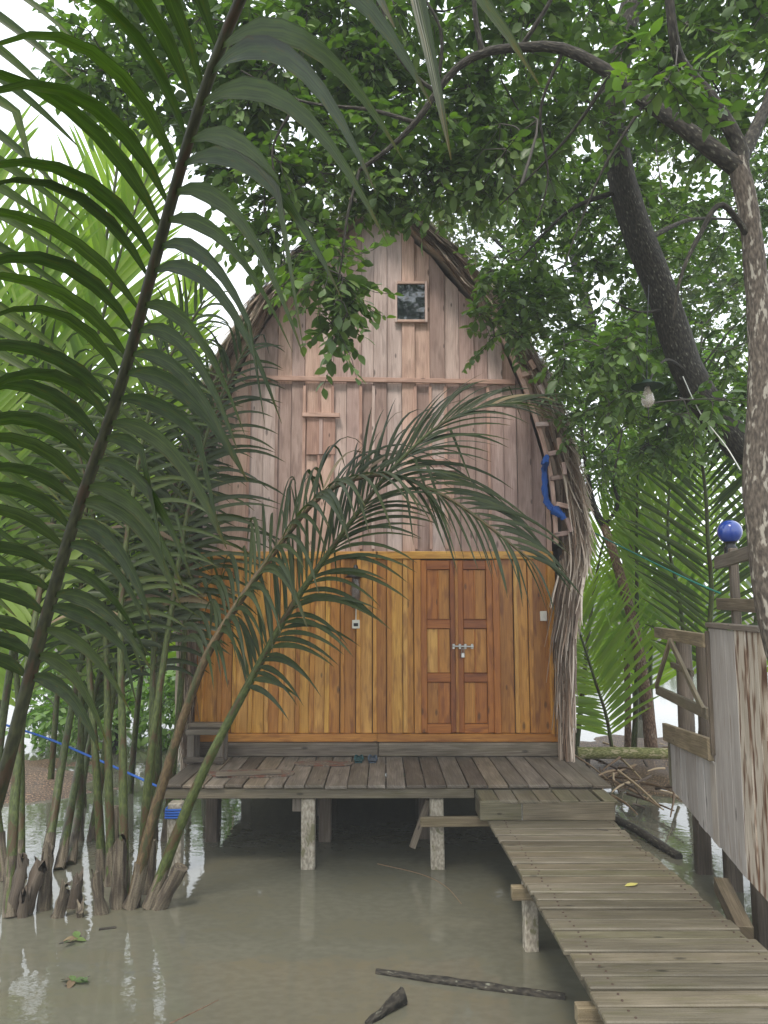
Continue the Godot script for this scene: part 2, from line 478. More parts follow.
func leaf_mesh(L: float, w: float, fold: float, bend: float) -> ArrayMesh:
	var mb := MB.new()
	var rows := [[0.0, 0.04], [0.12, 0.2], [0.35, 0.48], [0.62, 0.46], [0.85, 0.24], [1.0, 0.02]]
	for r in rows:
		var y: float = -bend * r[0] * r[0] * L
		var hw: float = r[1] * w
		var nn := Vector3(0, 1, 2.0 * bend * r[0] * -1.0).normalized()
		mb.vert(Vector3(-hw, y + fold * hw, -r[0] * L), (nn + Vector3(fold, 0, 0)).normalized(), Vector2(0, r[0]))
		mb.vert(Vector3(0, y, -r[0] * L), nn, Vector2(0.5, r[0]))
		mb.vert(Vector3(hw, y + fold * hw, -r[0] * L), (nn - Vector3(fold, 0, 0)).normalized(), Vector2(1, r[0]))
	for k in rows.size() - 1:
		for j in 2:
			var a := k * 3 + j
			mb.face(a, a + 1, a + 4); mb.face(a, a + 4, a + 3)
	return mb.mesh()

var leaf_shapes := []

# a tree: trunk, limbs, twigs and a crown of single leaves; crowns are [centre, radii, sprays]
func tree(called: String, label: String, trunk: Array, r0: float, r1: float, bark: Material, limbs: Array, crowns: Array, mats: Array, size: float, single := 300, per := 9) -> Node3D:
	var root := thing(called, trunk[0], label, "tree")
	var mb := MB.new()
	add_tube(mb, spline(trunk, 30), r0, r1, 14, 0.09, 1.0)
	put("trunk", mb.mesh(), bark, root)
	var nodes := PackedVector3Array(spline(trunk, 14).slice(7))
	for l in limbs:
		mb = MB.new()
		var sp := spline(l[0], 26)
		add_tube(mb, sp, l[1], l[2], 10, 0.08, 0.8)
		put("limb", mb.mesh(), M.bark_dark, root)  # limbs get darker bark: their shaded, silhouetted look is put into the colour
		nodes.append_array(sp)
	var tw := MB.new()
	var xs := []      # [transform, distance]
	for c in crowns:
		for k in c[2]:
			var q := rvec()
			while q.length() > 1.0: q = rvec()
			q = q.normalized() * pow(q.length(), 0.7)
			var at: Vector3 = c[0] + q * c[1]
			var near := nodes[0]
			for nd in nodes:
				if nd.distance_squared_to(at) < near.distance_squared_to(at): near = nd
			var sag := Vector3(rnd(-0.15, 0.15), rnd(0.0, 0.25), rnd(-0.15, 0.15)) * near.distance_to(at)
			var line := spline([near, near.lerp(at, 0.45) + sag, at], 6)
			add_tube(tw, line, 0.007 + 0.004 * near.distance_to(at), 0.004, 4)
			nodes.append(line[3]); nodes.append(at)
			for s in rng.randi_range(4, 6):
				var dir := (rvec() + (at - near).normalized() * 0.5 + Vector3(0, -0.15, 0)).normalized()
				var len_s := rnd(0.18, 0.42) * size * 10.0
				var end := at + dir * len_s + Vector3.DOWN * 0.06
				var tl := spline([at, at.lerp(end, 0.5) + rvec() * 0.03, end], 3)
				add_tube(tw, tl, 0.004, 0.002, 3)
				var side := dir.cross(Vector3.UP).normalized()
				for j in per:
					var f := (j + 1.0) / per
					var pos := at.lerp(end, f)
					var ld := (dir * rnd(0.3, 0.9) + side * (1.0 if j % 2 == 0 else -1.0) * rnd(0.5, 1.1) + Vector3(0, rnd(-0.7, 0.2), 0) + rvec() * 0.25).normalized()
					var nn := (Vector3(0, 1, 0) + rvec() * 0.65).normalized()
					var zz := -ld
					var xx := nn.cross(zz).normalized()
					var yy := zz.cross(xx)
					xs.append(Transform3D(Basis(xx, yy, zz).scaled_local(Vector3.ONE * size * 10.0 * rnd(0.55, 1.3)), pos))
	put("twigs", tw.mesh(), M.twig, root).set_meta("kind", "stuff")
	var order := []
	for i in xs.size():
		var e: Vector3 = xs[i].origin - EYE
		var cz := -e.z * 0.9923 + e.y * 0.1236
		var cy := e.y * 0.9923 + e.z * 0.1236
		var seen: bool = cz > 0.5 and absf(e.x / cz) < 0.5 and absf(cy / cz) < 0.67
		order.append([e.length() if seen else 999.0, i])
	order.sort()
	var rest := []
	for m in mats: rest.append([])
	for k in order.size():
		var x: Transform3D = xs[order[k][1]]
		if k < single and order[k][0] < 900.0:
			put("leaf", pick(leaf_shapes), pick(mats), root, x)
		else:
			rest[rng.randi() % mats.size()].append(x)
	for k in mats.size():
		var mm := MultiMesh.new()
		mm.transform_format = MultiMesh.TRANSFORM_3D
		mm.mesh = leaf_shapes[k % leaf_shapes.size()]
		mm.instance_count = rest[k].size()
		for i in rest[k].size(): mm.set_instance_transform(i, rest[k][i].translated(-root.position))
		var o := MultiMeshInstance3D.new()
		o.name = numbered(root, "foliage")
		o.multimesh = mm
		o.material_override = mats[k]
		o.set_meta("kind", "stuff")
		root.add_child(o, true)
	return root

# ------------------------------------------------------------------ the hut
const WALL := [[0.75, 1.99], [2.95, 1.99], [3.92, 1.93], [4.86, 1.67], [5.58, 1.34], [6.51, 0.62], [6.85, 0.3], [7.03, 0.0]]
const OUTER := [[0.72, 2.06], [1.3, 2.08], [1.9, 2.12], [2.5, 2.22], [2.9, 2.29], [3.8, 2.23], [4.86, 1.92], [5.83, 1.42], [6.4, 0.97], [6.8, 0.56], [7.02, 0.28], [7.14, 0.0]]

func half_at(tab: Array, y: float) -> float:
	if y <= tab[0][0]: return tab[0][1]
	for i in tab.size() - 1:
		if y <= tab[i + 1][0]:
			var f: float = (y - tab[i][0]) / (tab[i + 1][0] - tab[i][0])
			var a: Array = tab[maxi(i - 1, 0)]; var d: Array = tab[mini(i + 2, tab.size() - 1)]
			return maxf(0.0, cubic_interpolate(tab[i][1], tab[i + 1][1], a[1], d[1], f))
	return 0.0

func hut() -> void:
	var h := thing("stilt_hut", Vector3(MID_X, DECK_TOP, FRONT_Z), "tall thatched hut with pointed arch gable of pinkish boards over varnished orange boards", "hut")
	var zf := FRONT_Z
	# added sheet behind the boards that stops light leaks, so that gaps are dark
	var mb := MB.new()
	for i in 30:
		var y0 := 0.76 + (6.98 - 0.76) * i / 30.0
		var y1 := 0.76 + (6.98 - 0.76) * (i + 1) / 30.0
		var a := half_at(WALL, y0) - 0.01; var b := half_at(WALL, y1) - 0.01
		add_prism(mb, [Vector2(MID_X - a, y0), Vector2(MID_X + a, y0), Vector2(MID_X + b, y1), Vector2(MID_X - b, y1)], zf - 0.035, zf - 0.06)
	put("added_lining", mb.mesh(), M.deck[1], h)
	put("rear_wall", mb.mesh(), M.pink[1], h, Transform3D(Basis.IDENTITY, Vector3(0, 0, -4.9)))
	# upper boards, every other one proud, cut to the arch
	var x := MID_X - 1.98
	var i := 0
	while x < MID_X + 1.98:
		var w := rnd(0.145, 0.175)
		var x1 := minf(x + w, MID_X + 1.985)
		var ta := top_at(x - MID_X); var tb := top_at(x1 - 0.004 - MID_X)
		var z0 := zf - (0.0 if i % 2 == 0 else 0.022) + rnd(-0.003, 0.003)
		mb = MB.new()
		var uvo := ruv()
		var split := 4.94
		if maxf(ta, tb) > split + 0.3 and minf(ta, tb) > split:
			add_prism(mb, [Vector2(x, 2.98), Vector2(x1 - 0.006, 2.98), Vector2(x1 - 0.006, split), Vector2(x, split)], z0, z0 - 0.012, uvo)
			put("wall_board", mb.mesh(), pick(M.pink), h)
			mb = MB.new()
			uvo = ruv()
			add_prism(mb, [Vector2(x, split), Vector2(x1 - 0.004, split), Vector2(x1 - 0.004, tb), Vector2(x, ta)], z0 + 0.003, z0 - 0.015, uvo)
			put("wall_board", mb.mesh(), pick(M.pink), h)
		else:
			add_prism(mb, [Vector2(x, 2.98), Vector2(x1 - 0.004, 2.98), Vector2(x1 - 0.004, maxf(tb, 3.0)), Vector2(x, maxf(ta, 3.0))], z0, z0 - 0.012, uvo)
			put("wall_board", mb.mesh(), pick(M.pink), h)
		if i % 2 == 1 and minf(ta, tb) > 3.4:
			for sx in [x, x1 - 0.004]:
				if rng.randf() < 0.6 and absf(sx - MID_X) < 1.5:
					plank(h, "cover_batten", Vector3(0.035, 1.9, 0.012), Vector3(sx, 3.96, zf + 0.009), pick(M.pink_dark if rng.randf() < 0.5 else M.pink), Vector3(0, 0, rnd(-0.003, 0.003)), 0.002)
		x = x1; i += 1
	bar(h, "cross_batten", Vector3(MID_X - 1.62, 5.0, zf + 0.03), Vector3(MID_X + 1.6, 4.945, zf + 0.03), 0.03, 0.055, M.pink_dark[1], Vector3.UP)
	# window high in the gable
	var wx := 0.318; var wy := 5.92
	var win := plank(h, "window", Vector3(0.33, 0.44, 0.012), Vector3(wx, wy, zf + 0.008), window_glass(), Vector3.ZERO, 0.001)
	for s in [-1, 1]:
		plank(win, "frame", Vector3(0.03, 0.5, 0.035), Vector3(wx + s * 0.178, wy, zf + 0.018), M.pink[0], Vector3.ZERO, 0.003)
		plank(win, "frame", Vector3(0.322, 0.03, 0.035), Vector3(wx, wy + s * 0.234, zf + 0.018), M.pink[2], Vector3.ZERO, 0.003)
	# shut hatches
	for q in [[-0.725, 4.31, 0.33, 0.43, 0], [0.635, 3.78, 0.33, 0.4, 1]]:
		var ht := plank(h, "hatch", Vector3(q[2], q[3], 0.02), Vector3(q[0], q[1], zf + 0.012), M.pink_dark[q[4]], Vector3.ZERO, 0.003)
		plank(ht, "header", Vector3(q[2] + 0.1, 0.05, 0.05), Vector3(q[0], q[1] + q[3] * 0.5 + 0.03, zf + 0.03), M.pink_dark[1 - q[4]], Vector3(0, 0, -0.02), 0.003)
		plank(ht, "batten", Vector3(0.04, q[3] - 0.02, 0.014), Vector3(q[0], q[1] - 0.008, zf + 0.028), M.pink[1], Vector3.ZERO, 0.002)
		if q[4] == 1:
			plank(ht, "batten", Vector3(q[2] + 0.06, 0.035, 0.02), Vector3(q[0], q[1] + q[3] * 0.5 - 0.06, zf + 0.045), M.pink[0], Vector3(0, 0, 0.01), 0.002)
	# lower storey: boards with cover battens, beams, posts
	var y0 := 0.985; var y1 := 2.9
	for span in [[MID_X - 1.94, 0.335], [1.288, MID_X + 1.94]]:
		x = span[0]
		while x < span[1] - 0.02:
			var w := rnd(0.155, 0.185)
			var x1 := minf(x + w, span[1])
			if span[1] - x1 < 0.07: x1 = span[1]
			plank(h, "wall_board", Vector3(x1 - x - 0.012, y1 - y0, 0.02), Vector3((x + x1) * 0.5, (y0 + y1) * 0.5, zf - 0.014 + rnd(-0.004, 0.004)), pick(M.teak), Vector3.ZERO, 0.003)
			if x1 < span[1] - 0.03:
				plank(h, "cover_batten", Vector3(rnd(0.04, 0.052), y1 - y0 - 0.012, 0.028), Vector3(x1 + 0.024, (y0 + y1) * 0.5, zf + 0.012), pick(M.teak), Vector3(0, 0, rnd(-0.004, 0.004)), 0.003)
			x = x1
	for k in 2:
		plank(h, "wall_beam", Vector3(2.0, 0.085, 0.06), Vector3(MID_X - 0.985 + k * 1.97, 2.94, zf + 0.012), M.teak[[0, 4][k]], Vector3.ZERO, 0.006)
		plank(h, "sill_beam", Vector3(2.0, 0.085, 0.07), Vector3(MID_X - 0.985 + k * 1.98, 0.94, zf + 0.016), M.teak[[1, 3][k]], Vector3.ZERO, 0.006)
		plank(h, "ground_beam", Vector3(2.03, 0.14, 0.13), Vector3(MID_X - 1.0 + k * 2.035, 0.824, zf + 0.05), M.deck_dark[k], Vector3(0, 0.004 * (k * 2 - 1), 0), 0.01)
	for s in [-1, 1]:
		plank(h, "corner_post", Vector3(0.085, 1.93, 0.09), Vector3(MID_X + s * 1.955, 1.945, zf + 0.012), M.teak[2], Vector3.ZERO, 0.006)
	# door frame and the two leaves
	for xx in [0.372, 1.25]:
		plank(h, "door_post", Vector3(0.075, 1.9, 0.075), Vector3(xx, 1.937, zf + 0.016), M.teak[1] if xx < 1 else M.teak_red[2], Vector3.ZERO, 0.005)
	for s: int in [0, 1]:
		var cx := 0.607 + s * 0.408
		var m1: Material = M.teak_red[0] if s == 0 else M.teak_red[1]
		var d := plank(h, "door", Vector3(0.39, 1.88, 0.016), Vector3(cx, 1.935, zf - 0.018), m1, Vector3.ZERO, 0.002)
		for e in [-1, 1]:
			plank(d, "stile", Vector3(0.07, 1.89, 0.045), Vector3(cx + e * 0.165, 1.937, zf + 0.008), pick(M.teak_red), Vector3.ZERO, 0.005)
		for ry in [[1.035, 0.1], [1.585, 0.095], [2.17, 0.095], [2.83, 0.1]]:
			plank(d, "door_rail", Vector3(0.262, ry[1], 0.04), Vector3(cx, ry[0], zf + 0.007), M.teak_red[1 if s == 1 else 0] if ry[0] > 1.1 else M.teak_red[2], Vector3.ZERO, 0.005)
		for py in [[1.31, 0.44], [1.877, 0.48], [2.5, 0.55]]:
			for e in [-1, 1]:
				var pm: Material = M.teak[0] if (s == 0 and py[0] > 1.5 and e == -1 and py[0] < 2.2) else pick([M.teak[3], M.teak_red[2], M.teak[1]])
				plank(d, "door_panel", Vector3(0.126, py[1], 0.014), Vector3(cx + e * 0.064, py[0], zf - 0.002), pm, Vector3.ZERO, 0.004)
			plank(d, "panel_rib", Vector3(0.018, py[1], 0.02), Vector3(cx, py[0], zf + 0.004), M.teak_red[2], Vector3.ZERO, 0.004)
	plank(h, "door_strip", Vector3(0.035, 1.88, 0.02), Vector3(0.808, 1.937, zf + 0.042), M.teak[3], Vector3.ZERO, 0.004)
	mb = MB.new()
	add_tube(mb, spline([Vector3(0.76, 1.93, zf + 0.07), Vector3(0.99, 1.925, zf + 0.07)], 2), 0.011, 0.011, 8)
	for q in [0.77, 0.84, 0.9, 0.975]: add_box(mb, Vector3(0.028, 0.055, 0.035), Transform3D(Basis.IDENTITY, Vector3(q, 1.927, zf + 0.055)), 0.004)
	var bolt := put("door_bolt", mb.mesh(), M.steel, h)
	mb = MB.new()
	add_box(mb, Vector3(0.042, 0.055, 0.022), Transform3D(Basis.IDENTITY, Vector3(0.872, 1.83, zf + 0.058)), 0.006)
	add_tube(mb, spline([Vector3(0.86, 1.855, zf + 0.058), Vector3(0.862, 1.9, zf + 0.066), Vector3(0.882, 1.9, zf + 0.066), Vector3(0.884, 1.855, zf + 0.058)], 8), 0.004, 0.004, 6)
	put("padlock", mb.mesh(), M.steel, bolt)
	# roof shell, outside the walls and overhanging the front
	mb = MB.new()
	var ys := []
	for k in 26: ys.append(0.74 + (7.12 - 0.74) * k / 25.0)
	for s in [-1, 1]:
		for k in 25:
			var a0 := half_at(OUTER, ys[k]) - 0.03; var a1 := half_at(OUTER, ys[k + 1]) - 0.03
			if k == 24: a1 = 0.0
			a0 = maxf(a0, 0.02)
			var b0 := minf(a0, maxf(a0 - 0.14, half_at(WALL, ys[k]) + 0.03)); var b1 := minf(a1, maxf(a1 - 0.14, half_at(WALL, ys[k + 1]) + 0.03))
			for zz in [[zf + 0.2, zf - 5.0]]:
				var A := Vector3(MID_X + s * a0, ys[k], zz[0]); var B := Vector3(MID_X + s * a1, ys[k + 1], zz[0])
				var C := Vector3(MID_X + s * a1, ys[k + 1], zz[1]); var D := Vector3(MID_X + s * a0, ys[k], zz[1])
				mb.flat_quad(A, B, C, D, Vector3(s, 0.3, 0), Vector2(0, ys[k]), Vector2(0, ys[k + 1]), Vector2(5, ys[k + 1]), Vector2(5, ys[k]))
				var E := Vector3(MID_X + s * b0, ys[k], zz[0]); var F := Vector3(MID_X + s * b1, ys[k + 1], zz[0])
				mb.flat_quad(A, B, F, E, Vector3(0, 0, 1), Vector2(0, ys[k]), Vector2(0, ys[k + 1]), Vector2(0.1, ys[k + 1]), Vector2(0.1, ys[k]))
				mb.flat_quad(E, F, F + Vector3(0, 0, -5.2), E + Vector3(0, 0, -5.2), Vector3(-s, -0.3, 0), Vector2(0, ys[k]), Vector2(0, ys[k + 1]), Vector2(5, ys[k + 1]), Vector2(5, ys[k]))
	var roof := put("thatched_roof", mb.mesh(), M.thatch[2], h)
	# thatch: dry leaf strips running down the curve
	var layers := []
	for k in M.thatch.size(): layers.append(MB.new())
	for k in 8200:
		var s := -1.0 if rng.randf() < 0.45 else 1.0
		var yy := 0.95 + pow(rng.randf(), 0.62) * 6.2
		var edge := rng.randf() < 0.72
		var inner := half_at(WALL, yy) + (0.1 if yy > 3.0 and yy < 6.0 else 0.015)
		var outer := half_at(OUTER, yy) + 0.02
		var rr := lerpf(inner, outer, pow(rng.randf(), 0.6)) if edge else outer
		var z := zf + (rnd(0.16, 0.36) if edge else rnd(-5.0, 0.3))
		var len_s := rnd(0.3, 0.75)
		if yy < 3.0: len_s = rnd(0.4, 1.0)
		var wd := rnd(0.008, 0.03)
		add_strip(layers[weight_pick()], s, yy, rr, outer, z, len_s, wd)
	for k in layers.size():
		put("thatch_strips", layers[k].mesh(), M.thatch[k], roof).set_meta("kind", "stuff")
	# curved edge rafter with the ends of the roof battens, and a smaller one by the ridge
	mb = MB.new()
	var line := PackedVector3Array()
	for k in 25:
		var yy := 3.05 + (5.75 - 3.05) * k / 24.0
		line.append(Vector3(MID_X + half_at(WALL, yy) - 0.01, yy, zf + 0.24))
	for k in 24:
		var a := line[k]; var b := line[k + 1]
		var d := b - a
		var xb := Basis(Vector3(d.y, -d.x, 0).normalized(), d.normalized(), Vector3(0, 0, 1))
		add_box(mb, Vector3(0.045, d.length() + 0.002, 0.05), Transform3D(xb, (a + b) * 0.5), 0.003, Vector2(0, a.y * 0.5))
	put("edge_rafter", mb.mesh(), M.pink[2], roof)
	for k in 9:
		var yy := 3.15 + k * 0.3 + rnd(-0.04, 0.04)
		var xx := MID_X + half_at(WALL, yy) + 0.05
		plank(roof, "batten_end", Vector3(rnd(0.13, 0.19), 0.05, 0.06), Vector3(xx + rnd(-0.02, 0.03), yy, zf + 0.3), pick(M.pink), Vector3(0, 0, rnd(-0.3, 0.6)), 0.003)
		if k % 3 != 1: plank(roof, "batten_end", Vector3(0.045, rnd(0.1, 0.24), 0.045), Vector3(xx + 0.06, yy + 0.09, zf + 0.36), pick(M.pink), Vector3(0, 0, rnd(-0.1, 0.5)), 0.003)
	# stilts below the hut
	for q in [[-1.9, -9.0], [-0.7, -9.2], [0.5, -9.2], [1.7, -9.2], [-1.9, -11], [-0.7, -11], [0.5, -11], [1.7, -11], [-1.9, -13], [-0.7, -13], [0.5, -13], [1.7, -13]]:
		plank(h, "stilt", Vector3(0.13, 1.7, 0.13), Vector3(q[0], -0.15, q[1]), M.dark_post[0], Vector3(0, 0, rnd(-0.02, 0.02)), 0.006)
	plank(h, "floor", Vector3(4.0, 0.06, 5.0), Vector3(MID_X, 0.69, zf - 2.55), M.dark_post[0])

func top_at(dx: float) -> float:
	var a := absf(dx)
	var y := 7.0
	while y > 2.9 and half_at(WALL, y) < a: y -= 0.03
	return y + 0.03

func weight_pick() -> int:
	var r := rng.randf()
	return 0 if r < 0.3 else (1 if r < 0.5 else (2 if r < 0.72 else (3 if r < 0.86 else 4)))

func add_strip(mb: MB, s: float, yy: float, rr: float, outer: float, z: float, L: float, wd: float) -> void:
	var n := 5
	var keep := rr - outer
	var splay := rnd(-0.07, 0.15) if yy > 3.3 else rnd(-0.05, 0.05)
	var dz := rnd(-0.1, 0.12)
	var y := yy
	var base := mb.v.size()
	var px := 0.0
	var wob := rnd(-0.03, 0.03)
	for k in n + 1:
		var f := float(k) / n
		var o := half_at(OUTER, y)
		var x := maxf(o + keep + splay * f * f, 0.0) + wob * sin(f * 3.0)
		var p := Vector3(MID_X + s * x, y, z + dz * f)
		var ww := wd * (1.0 - 0.75 * f * f)
		var tang := Vector3(s * 0.75, 0.25, 0.66).normalized()
		var side := tang.cross(Vector3(0, 1, 0)).normalized()
		mb.vert(p - side * ww, tang, Vector2(0, f)); mb.vert(p + side * ww, tang, Vector2(1, f))
		var slope := (half_at(OUTER, y + 0.02) - half_at(OUTER, y)) / 0.02
		y -= L / n / sqrt(1.0 + slope * slope)
		px = x
	for k in n:
		var a := base + k * 2
		mb.face(a, a + 1, a + 3); mb.face(a, a + 3, a + 2)

func window_glass() -> StandardMaterial3D:
	var m := plain(c8(34, 38, 42), 0.04, 0.0, 0.9)
	m.clearcoat_enabled = true; m.clearcoat = 1.0; m.clearcoat_roughness = 0.02
	var n := FastNoiseLite.new()
	n.seed = 9; n.frequency = 0.018; n.fractal_octaves = 2
	var nt := NoiseTexture2D.new()
	nt.width = 128; nt.height = 128; nt.noise = n; nt.as_normal_map = true; nt.bump_strength = 6.0
	m.normal_enabled = true; m.normal_texture = nt; m.normal_scale = 0.9; m.uv1_scale = Vector3(2, 4, 1)
	return m

# ------------------------------------------------------------------ deck, step, boardwalk
func deck() -> void:
	var d := thing("deck", Vector3(0, 0, -8.0), "weathered grey plank deck on posts in front of the hut's double door", "deck")
	var x := -2.02
	while x < 1.95:
		var w := rnd(0.165, 0.205)
		var l := rnd(1.46, 1.52)
		plank(d, "plank", Vector3(w - rnd(0.006, 0.014), 0.028, l), Vector3(x + w * 0.5, 0.736 + rnd(-0.003, 0.003), -7.25 - l * 0.5 + rnd(-0.015, 0.015)), pick(M.deck), Vector3(rnd(-0.003, 0.003), rnd(-0.006, 0.006), rnd(-0.012, 0.012)), 0.005)
		x += w
	plank(d, "fascia", Vector3(2.85, 0.09, 0.045), Vector3(-0.6, 0.672, -7.30), M.walk[2], Vector3(0, 0, 0.002), 0.006)
	plank(d, "fascia", Vector3(1.16, 0.085, 0.045), Vector3(1.41, 0.675, -7.302), M.walk[3], Vector3(0, 0, -0.002), 0.006)
	for z in [-7.75, -8.4]:
		plank(d, "joist", Vector3(3.95, 0.09, 0.06), Vector3(-0.03, 0.67, z), M.deck_dark[0], Vector3.ZERO, 0.005)
	for q in [[-0.69, -7.37, 0], [0.49, -7.37, 0], [-1.86, -7.2, 0], [-0.6, -8.2, 1], [0.42, -8.3, 1], [-1.75, -8.2, 1], [1.75, -8.1, 1]]:
		plank(d, "post", Vector3(0.125, 1.5, 0.12), Vector3(q[0], -0.13 if q[2] == 0 else -0.13, q[1]), M.concrete if q[2] == 0 else M.dark_post[0], Vector3(0, 0, rnd(-0.015, 0.015)), 0.01)
	bar(d, "brace", Vector3(0.42, 0.56, -7.5), Vector3(0.26, 0.15, -7.45), 0.06, 0.05, M.deck[2], Vector3(0, 0, 1))
	plank(d, "block", Vector3(0.1, 0.12, 0.1), Vector3(-0.79, 0.56, -7.38), M.deck[1])
	plank(d, "cross_rail", Vector3(0.62, 0.085, 0.05), Vector3(0.64, 0.43, -7.27), M.rail[0], Vector3(0, 0, 0.01), 0.006)
	# step down to the boardwalk
	var s := thing("step", Vector3(1.42, WALK_TOP, -7.0), "low mossy plank step between the deck and the boardwalk", "step")
	x = 0.83
	while x < 1.94:
		var w := rnd(0.15, 0.19)
		plank(s, "plank", Vector3(minf(w, 1.98 - x) - 0.008, 0.028, 0.4), Vector3(x + w * 0.5, 0.7 + rnd(-0.003, 0.003), -7.045), pick(M.walk), Vector3(0, rnd(-0.01, 0.01), rnd(-0.01, 0.01)), 0.005)
		x += w
	plank(s, "riser", Vector3(0.36, 0.155, 0.03), Vector3(1.0, 0.628, -6.86), M.walk[4], Vector3(0, 0.05, 0), 0.004)
	plank(s, "riser", Vector3(0.79, 0.15, 0.03), Vector3(1.58, 0.626, -6.86), M.walk[2], Vector3(0, -0.01, 0), 0.004)
	plank(s, "side_board", Vector3(0.03, 0.15, 0.36), Vector3(0.84, 0.61, -7.06), M.walk[3], Vector3.ZERO, 0.004)
	plank(s, "side_board", Vector3(0.03, 0.15, 0.36), Vector3(1.955, 0.61, -7.06), M.walk[1], Vector3.ZERO, 0.004)
	# boardwalk
	var b := thing("boardwalk", Vector3(1.5, 0, -4), "mossy grey boardwalk of crosswise planks leading from the step over the water", "boardwalk")
	var z := -6.88
	while z < -0.4:
		var w := rnd(0.115, 0.165)
		var f := (z + 6.9) / 3.3
		var x0 := 0.895 + 0.095 * f + rnd(-0.012, 0.012)
		var x1 := 1.95 + 0.1 * f + rnd(-0.014, 0.014)
		plank(b, "plank", Vector3(x1 - x0, 0.03, w - rnd(0.013, 0.024)), Vector3((x0 + x1) * 0.5, WALK_TOP - 0.015 + rnd(-0.007, 0.005), z + w * 0.5), pick(M.walk), Vector3(rnd(-0.014, 0.014), rnd(-0.008, 0.008), rnd(-0.003, 0.003)), 0.006)
		z += w
	var nails := MB.new()
	for pl in b.get_children():
		for x0 in [0.99, 1.87]:
			for e in [-0.03, 0.03]:
				add_lathe(nails, [[0.0, 0.004], [0.006, 0.003], [0.007, -0.004]], b.position + pl.position * Vector3(0, 1, 1) + Vector3(x0 - 1.5 + 0.027 * (pl.position.z + 4.0) + rnd(-0.012, 0.012), 0.016, e), 6)
	put("nails", nails.mesh(), plain(c8(66, 50, 40), 0.7, 0.3), b).set_meta("kind", "stuff")
	for x0 in [0.97, 1.86]:
		bar(b, "stringer", Vector3(x0, 0.47, -7.0), Vector3(x0 + 0.18, 0.47, -0.4), 0.05, 0.1, M.walk[3])
	for q in [[1.02, -5.68], [1.1, -4.05], [1.9, -5.6], [1.97, -4.0], [1.16, -2.2], [2.0, -2.2]]:
		plank(b, "post", Vector3(0.095, 1.2, 0.1), Vector3(q[0], -0.16, q[1]), M.concrete, Vector3(0, 0.05, rnd(-0.015, 0.015)), 0.008)
	for q in [[-5.72, 0.88], [-4.12, 0.93], [-2.3, 1.0]]:
		bar(b, "cross_beam", Vector3(q[1], 0.4, q[0] + 0.12), Vector3(2.08, 0.4, q[0] + 0.12), 0.07, 0.085, M.rail[0])

